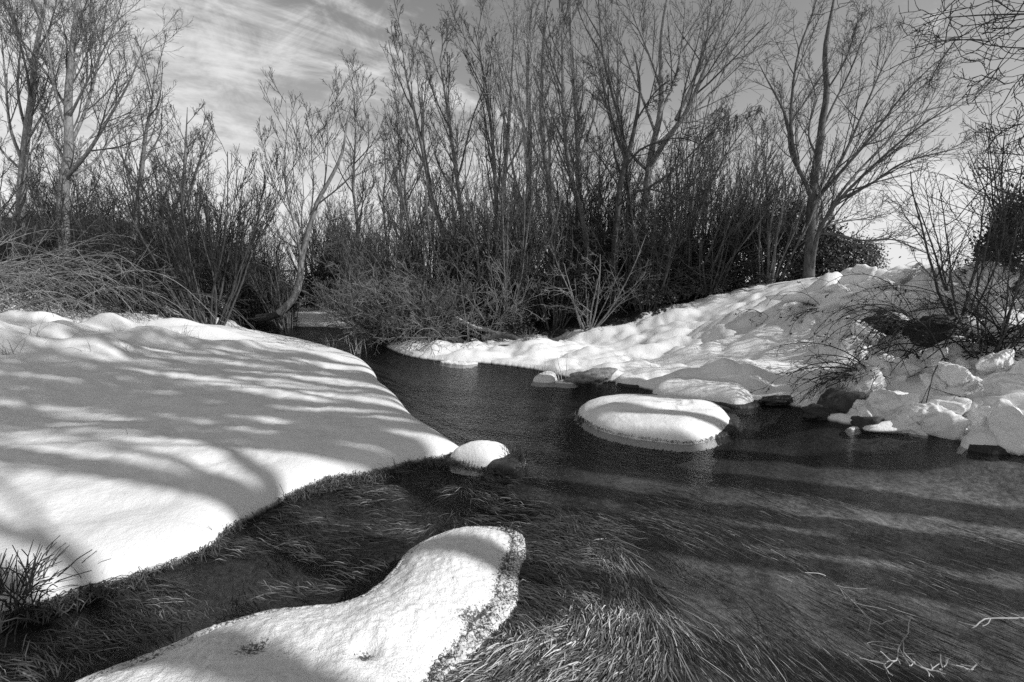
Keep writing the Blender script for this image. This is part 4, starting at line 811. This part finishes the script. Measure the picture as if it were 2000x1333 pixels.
# ------------------------------------------------------------------ weed in the water
def ribbons(name, pts, ang, L, w, tone, mat, rng, lift=.012, curl=.35, n=5, z0=.002):
    N = len(pts); p = np.column_stack([pts, np.full(N, z0)]); a = ang.copy(); k0 = rng.normal(0, curl, N); st = L / (n - 1); out = []
    for k in range(n):
        q = p.copy(); q[:, 2] = z0 + lift * np.sin(math.pi * (k + .4) / n) * rng.uniform(.3, 1, N); out.append(q)
        p = p + np.stack([np.sin(a) * st, np.cos(a) * st, 0 * st], -1); a = a + k0 / n + rng.normal(0, .12, N)
    P = np.stack(out, 1); T = np.gradient(P, axis=1); T = unit(T); S = np.stack([T[..., 1], -T[..., 0], 0 * T[..., 0]], -1)
    roll = rng.uniform(-.9, .9, N)[:, None, None]; S = unit(S * np.cos(roll) + np.array([0, 0, 1.]) * np.sin(roll))
    wid = (w[:, None] * np.array([.5, 1, 1, .8, .15][:n])[None])[..., None]
    V = np.stack([P - S * wid / 2, P + S * wid / 2], 2).reshape(-1, 3); b = (np.arange(N) * 2 * n)[:, None] + np.arange(n - 1)[None] * 2
    F = np.stack([b, b + 1, b + 3, b + 2], -1).reshape(-1, 4); me = mesh_np(name, V, F, mat, True); attr(me, 'tone', np.repeat(tone, 2 * n)); return me
def scatter(poly, n, rng):
    P = np.array(poly)[:, :2]; lo, hi = P.min(0), P.max(0); out = np.zeros((0, 2))
    while len(out) < n:
        q = rng.uniform(lo, hi, (n * 2, 2)); out = np.concatenate([out, q[inside(q[:, 0], q[:, 1], P)]])
    return out[:n]
def weeds():
    rng = np.random.RandomState(201)
    def field(P, pts):                     # blend directions (degrees clockwise from straight ahead) given at photo pixels
        c = np.array([on(x, y)[:2] for x, y, a in pts]); a = np.radians([q[2] for q in pts])
        w = 1 / (((P[:, None] - c[None]) ** 2).sum(-1) + .01) ** 1.5
        return np.arctan2((w * np.sin(a)).sum(1), (w * np.cos(a)).sum(1))
    side = pz([(-120, 1400), (-60, 1250), (60, 1205), (160, 1170), (300, 1125), (415, 1082), (450, 1045), (560, 985), (640, 945), (740, 930), (800, 912), (900, 925), (1010, 920), (1040, 980), (1000, 1030), (900, 1020), (840, 1040), (780, 1090), (740, 1130), (640, 1165), (520, 1175), (400, 1220), (250, 1285), (60, 1370)], 0)
    def clump(P, f, a, o): return a * fbm(P[:, 0] * f + o, P[:, 1] * f, 2)
    P = scatter(side, 8000, rng); keep = rng.rand(len(P)) < sstep(fbm(P[:, 0] * 2.6, P[:, 1] * 2.6, 3), -.22, .30); P = P[keep]; n = len(P)
    ang = field(P, [(50, 1320, -72), (300, 1200, -75), (500, 1080, -70), (700, 1000, -75), (850, 960, -100), (960, 960, 120), (1000, 1000, 110)]) + rng.normal(0, .25, n) + clump(P, 5, .9, 1)
    tone = np.clip(.03 + .12 * rng.rand(n) ** 2 + .30 * (rng.rand(n) < .10), 0, 1)
    tag(obj("water_weed", ribbons("water_weed", P, ang, rng.uniform(.07, .22, n), rng.uniform(.002, .0045, n), tone, WEED, rng, lift=.022, z0=-.010)), "dark trailing weed filling the side channel between bank and mound", kind='stuff')
    fan = pz([(850, 1320), (900, 1250), (960, 1190), (985, 1110), (1010, 1030), (1060, 985), (1130, 1000), (1200, 1060), (1290, 1150), (1320, 1230), (1300, 1333), (1280, 1420), (830, 1420)], 0)
    P = scatter(fan, 8500, rng); n = len(P)
    ang = field(P, [(1000, 1050, 115), (1080, 1080, 125), (1050, 1150, 110), (1150, 1040, 140), (1200, 1120, 165), (1180, 1180, 195), (1260, 1180, 170), (1120, 1230, 235), (1000, 1200, 120), (1000, 1270, 265), (1050, 1300, 240), (1200, 1290, 205), (920, 1310, 250)]) + rng.normal(0, .20, n) + clump(P, 4.5, 1.0, 3)
    c = on(1215, 1150)[:2]; br = np.exp(-(((P - c) / np.array([.36, .42])) ** 2).sum(1)); c2 = on(1080, 1260)[:2]; br = np.maximum(br, .8 * np.exp(-(((P - c2) / np.array([.45, .22])) ** 2).sum(1)))
    br = br * sstep(clump(P, 6, 1, 8), -.45, .35)
    tone = np.clip(.02 + (.12 + 1.7 * br) * rng.rand(n) ** 2.0, 0, 1)
    tag(obj("water_weed", ribbons("water_weed", P, ang, rng.uniform(.10, .32, n), rng.uniform(.002, .0045, n), tone, WEED, rng, lift=.03, z0=-.006)), "pale fan of weed streaming round the end of the near mound", kind='stuff')
    main = pz([(1080, 970), (1250, 940), (1500, 950), (1800, 1000), (2100, 1080), (2300, 1420), (1290, 1420), (1320, 1250), (1290, 1150), (1180, 1040)], 0)
    P = scatter(main, 12000, rng); dens = sstep(fbm(P[:, 0] * 1.8 + 5, P[:, 1] * 1.8, 3), -.25, .40); P = P[rng.rand(len(P)) < dens]; n = len(P)
    ang = field(P, [(1200, 1000, 130), (1350, 1150, 158), (1600, 1100, 150), (1900, 1150, 140), (1500, 1280, 165), (1900, 1300, 148)]) + rng.normal(0, .10, n) + clump(P, 3, .35, 5)
    tone = np.clip(.05 + .9 * rng.rand(n) ** 3.5, 0, 1)
    tag(obj("water_weed", ribbons("water_weed", P, ang, rng.uniform(.05, .30, n), rng.uniform(.0012, .0032, n), tone, WEED, rng, lift=.010, curl=.25, z0=-.007)), "loose pale strands of weed combed out by the main current", kind='stuff')
    # dead plants lying along the foot of the left bank
    E = smooth_poly(np.array(EDGE_LEFT[1:13]), 30, False); P = E[rng.randint(0, len(E), 5200)]; q = sstep(fbm(P[:, 0] * 2.1 + 3, P[:, 1] * 2.1, 2), -.25, .35); P = P + rng.normal(0, 1, (5200, 2)) * (.012 + .06 * q ** 2)[:, None]; P[:, 1] -= .03 + .07 * q; P = P[rng.rand(5200) < .12 + .8 * q]; n = len(P)
    tag(obj("dead_grass", ribbons("dead_grass", P, rng.uniform(0, 6.28, n), rng.uniform(.03, .10, n), rng.uniform(.002, .006, n), .04 + .14 * rng.rand(n) ** 3, WEED, rng, lift=.05)), "dark dead grass matted along the foot of the left bank", kind='stuff')
weeds()
def fringe(outline, n, label, seed, width=.05):
    rng = np.random.RandomState(seed); E = smooth_poly(np.array(outline)[:, :2], 30); k = rng.randint(0, len(E), n); c = E.mean(0); P = E[k] + rng.normal(0, width, (n, 2)) * .5 + (E[k] - c) * rng.uniform(-.02, .06, n)[:, None]
    tag(obj("dead_grass", ribbons("dead_grass", P, rng.uniform(0, 6.28, n), rng.uniform(.03, .09, n), rng.uniform(.002, .005, n), .03 + .16 * rng.rand(n) ** 3, WEED, rng, lift=.04)), label, kind='stuff')
fringe(pz([(1130, 808), (1220, 782), (1330, 785), (1425, 818), (1425, 838), (1392, 856), (1345, 865), (1290, 861), (1220, 851), (1160, 834)], 0), 1500, "wet dead grass round the waterline of the mid river mound", 5)
fringe(pz([(888, 908), (925, 924), (975, 922), (1010, 915), (1012, 900)], 0), 900, "wet dead grass round the small mound at the bank's tip", 6)
fringe(pz([(1000, 1042), (1005, 1075), (990, 1120), (980, 1170), (940, 1215), (905, 1255), (855, 1300), (840, 1345), (820, 1345), (880, 1250), (960, 1150), (985, 1080)], 0), 900, "dead grass fringing the river side of the near mound", 7)

# ------------------------------------------------------------------ dry stems, dead sticks
def stems(name, loc, label, n, L, seed, mat=STRAW, spread=.06, lean=.5, r=.0028, group=None, cat="grass tuft"):
    rng = np.random.RandomState(seed); az = rng.uniform(0, 6.28, n); ti = lean * rng.uniform(.1, 1, n); p = np.stack([rng.normal(0, spread, n), rng.normal(0, spread * .6, n), np.full(n, -.06)], -1)
    d = np.stack([np.sin(ti) * np.cos(az), np.sin(ti) * np.sin(az), np.cos(ti)], -1); LL = (L * rng.uniform(.4, 1.1, n) + .06)[:, None]; out = [p]
    for k in range(5): d = unit(d + .1 * rng.normal(size=d.shape) + np.array([0, 0, -.08 * k])); p = p + d * LL / 5; out.append(p)
    P = np.stack(out, 1); o = obj(name, tube_mesh(name, [(P, np.full((n, 6), r) * np.linspace(1, .4, 6)[None], 4)], mat), loc=loc); return tag(o, label, cat, group)
G_G = "dry stems poking through the snow"
for k, (px, py, Y, n, L, lab) in enumerate([(62, 672, 7.9, 5, .42, "dry stems fanning up between the left snow humps"), (15, 672, 7.4, 14, .30, "tuft of flattened dry grass at the left frame edge"), (180, 693, 7.5, 3, .26, "three dry stems on the smooth snow hump"), (185, 672, 8.2, 2, .38, "long straight stems standing on a snow hump"), (245, 688, 7.8, 6, .22, "flattened dry grass in a fold of the left snow"), (155, 675, 8.0, 1, .26, "single bent stem on the left snow"),
        (357, 652, 9.6, 22, .34, "tuft of dry grass on the flat left bank snow"), (150, 636, 10, 14, .3, "dry grass in the shaded hollow behind the left humps"), (235, 648, 9.4, 6, .25, "few dry stems lying on the far left hump"), (385, 660, 9.4, 5, .22, "few thin stems beside the dry grass tuft"), (270, 640, 10.6, 10, .3, "dry grass below the canes")]):
    stems("grass_tuft", pl(px, py, Y), lab, n, L, 300 + k, group=G_G, lean=.75, r=.0035)
for k, (px, py, n, L, lab) in enumerate([(650, 683, 7, .5, "pale reeds standing in the inlet"), (700, 692, 10, .42, "reeds at the mouth of the inlet"), (1065, 742, 4, .36, "thin shoot growing from an ice lump off the right bank"), (1100, 740, 4, .38, "second thin shoot growing from the ice off the right bank")]):
    p = on(px, py); stems("reed", (p[0], p[1], 0), lab, n, L, 330 + k, WOOD, .08, .25, .005, "reeds and shoots in the shallows", "reed")
for k, (px, py, Y, lab) in enumerate([(1035, 705, 10.6, "spiky grass tussock on the snow before the thicket"), (1075, 690, 11.0, "grass tussock behind the spiky one")]):
    stems("grass_tuft", pl(px, py, Y), lab, 60, .28, 340 + k, group="grass tussocks", lean=1.1, r=.004)
for k, (px, py, n, L, lab) in enumerate([(560, 985, 5, .10, "short dead stems at the waterline below the left bank"), (770, 915, 4, .09, "few dead stems at the snow edge near the bank's tip"), (420, 1052, 7, .12, "dead stems sticking out of the shore ice"), (165, 1160, 9, .14, "dark broken stalks in a gap of the near snow edge"), (640, 800, 2, .10, "two thin twigs lying on the shadowed left snow"), (470, 760, 3, .12, "scattered twigs on the middle of the left bank"), (250, 850, 2, .09, "thin twig on the left bank's shadow band")]):
    p = ground_hit(px, py); stems("grass_tuft", p, lab, n, L, 380 + k, group=G_G, lean=1.3, r=.003, spread=.05)
# withered clump in the near left corner
def debris():
    p = on(25, 1190); stems("dead_plants", (p[0], p[1], .03), "withered dark plants heaped in the near left corner", 260, .26, 350, m_plain("withered_stalk", .02, .09, 20, .6),   .075, 1.25, .005, None, "dead plants")
    p = on(1000, 902); stems("dead_grass_tuft", (p[0], p[1], .03), "dark dead grass on the bare side of the small mound", 160, .16, 351, m_plain("dead_blade", .02, .12, 20, .6), .06, 1.35, .003, None, "grass tuft")
    p = on(1425, 842); stems("dead_grass_tuft", (p[0], p[1], .0), "dark grass under the right end of the mid river mound", 120, .10, 352, STRAW, .09, 1.4, .003, None, "grass tuft")
debris()
def stick(name, pts, r, label, mat=WOOD, forks=4, seed=0, z=.02):
    q = np.array([on(x, y, z + dz) for x, y, dz in pts]); b = q[0].copy(); P, R = line(q - b, r, r * .45, 12); rng = np.random.RandomState(seed)
    gs = [(P, R, 6)]
    if forks: gs += crown_levels(P, R, [(forks, .2, .95, 50, .35, 5, .0, .14, .6, .0025, 4)], rng)
    for G in gs[1:]: G[0][..., 2] = np.maximum(G[0][..., 2] + b[2], .004) - b[2]
    o = obj(name, tube_mesh(name, gs, mat), loc=b); return tag(o, label, "stick", "dead sticks in the water")
stick("dead_branch", [(2040, 1206, .01), (1990, 1208, .012), (1925, 1209, .008), (1908, 1222, .0), (1880, 1237, -.02)], .005, "bleached forked stick floating at the right edge", seed=1, z=.004)
stick("dead_branch", [(1775, 1245, -.02), (1755, 1265, .004), (1752, 1290, .004), (1725, 1295, .0), (1740, 1333, -.02)], .0035, "bleached twig caught in weed near the lower right corner", forks=14, seed=2, z=.0)
stick("dead_branch", [(1780, 1280, -.02), (1790, 1300, .004), (1830, 1312, .0), (1850, 1305, -.02)], .003, "short curved bleached twig right of the tangled one", forks=12, seed=3, z=.0)
stick("dead_branch", [(1915, 1290, -.01), (1900, 1305, .006), (1880, 1320, -.02)], .004, "stubby pale twig in the lower right weed", forks=6, seed=4, z=.0)
stick("dead_branch", [(1580, 1105, -.01), (1640, 1150, .0), (1690, 1200, .004), (1740, 1240, -.01)], .0022, "long pale stalk lying along the current", forks=8, seed=5, z=.0)
def fallen():
    for pts, r, lab, mat in [([(890, 622, 11.6), (930, 640, 11.5), (975, 652, 11.5), (1010, 665, 11.4)], .05, "bleached fallen branch lying before the thicket", WOOD), ([(940, 662, 11.2), (985, 655, 11.3), (1040, 672, 11.2), (1090, 662, 11.4), (1110, 648, 11.6)], .07, "dark fallen log behind the snow at the thicket's foot", BARK_DARK),
                             ([(225, 515, 13.0), (250, 545, 12.6), (272, 575, 12.3), (285, 590, 12.2)], .06, "bare log leaning among the left bank bushes", BARK_MID), ([(505, 622, 15.4), (540, 615, 15.0), (575, 590, 14.6), (590, 575, 14.4)], .13, "dark leaning stump at the foot of the ash", BARK_DARK)]:
        q = np.array([at(*p) for p in pts]); b = q[0].copy(); P, R = line(q - b, r, r * .6, 14); rng = np.random.RandomState(int(q[0][0] * 10) % 97)
        gs = [(P, R, 8)] + crown_levels(P, R, [(5, .2, .95, 55, .3, 5, .03, .12, .5, .006, 4)], rng); tag(obj("fallen_log", tube_mesh("fallen_log", gs, mat), loc=b), lab, "log", "fallen wood")
fallen()
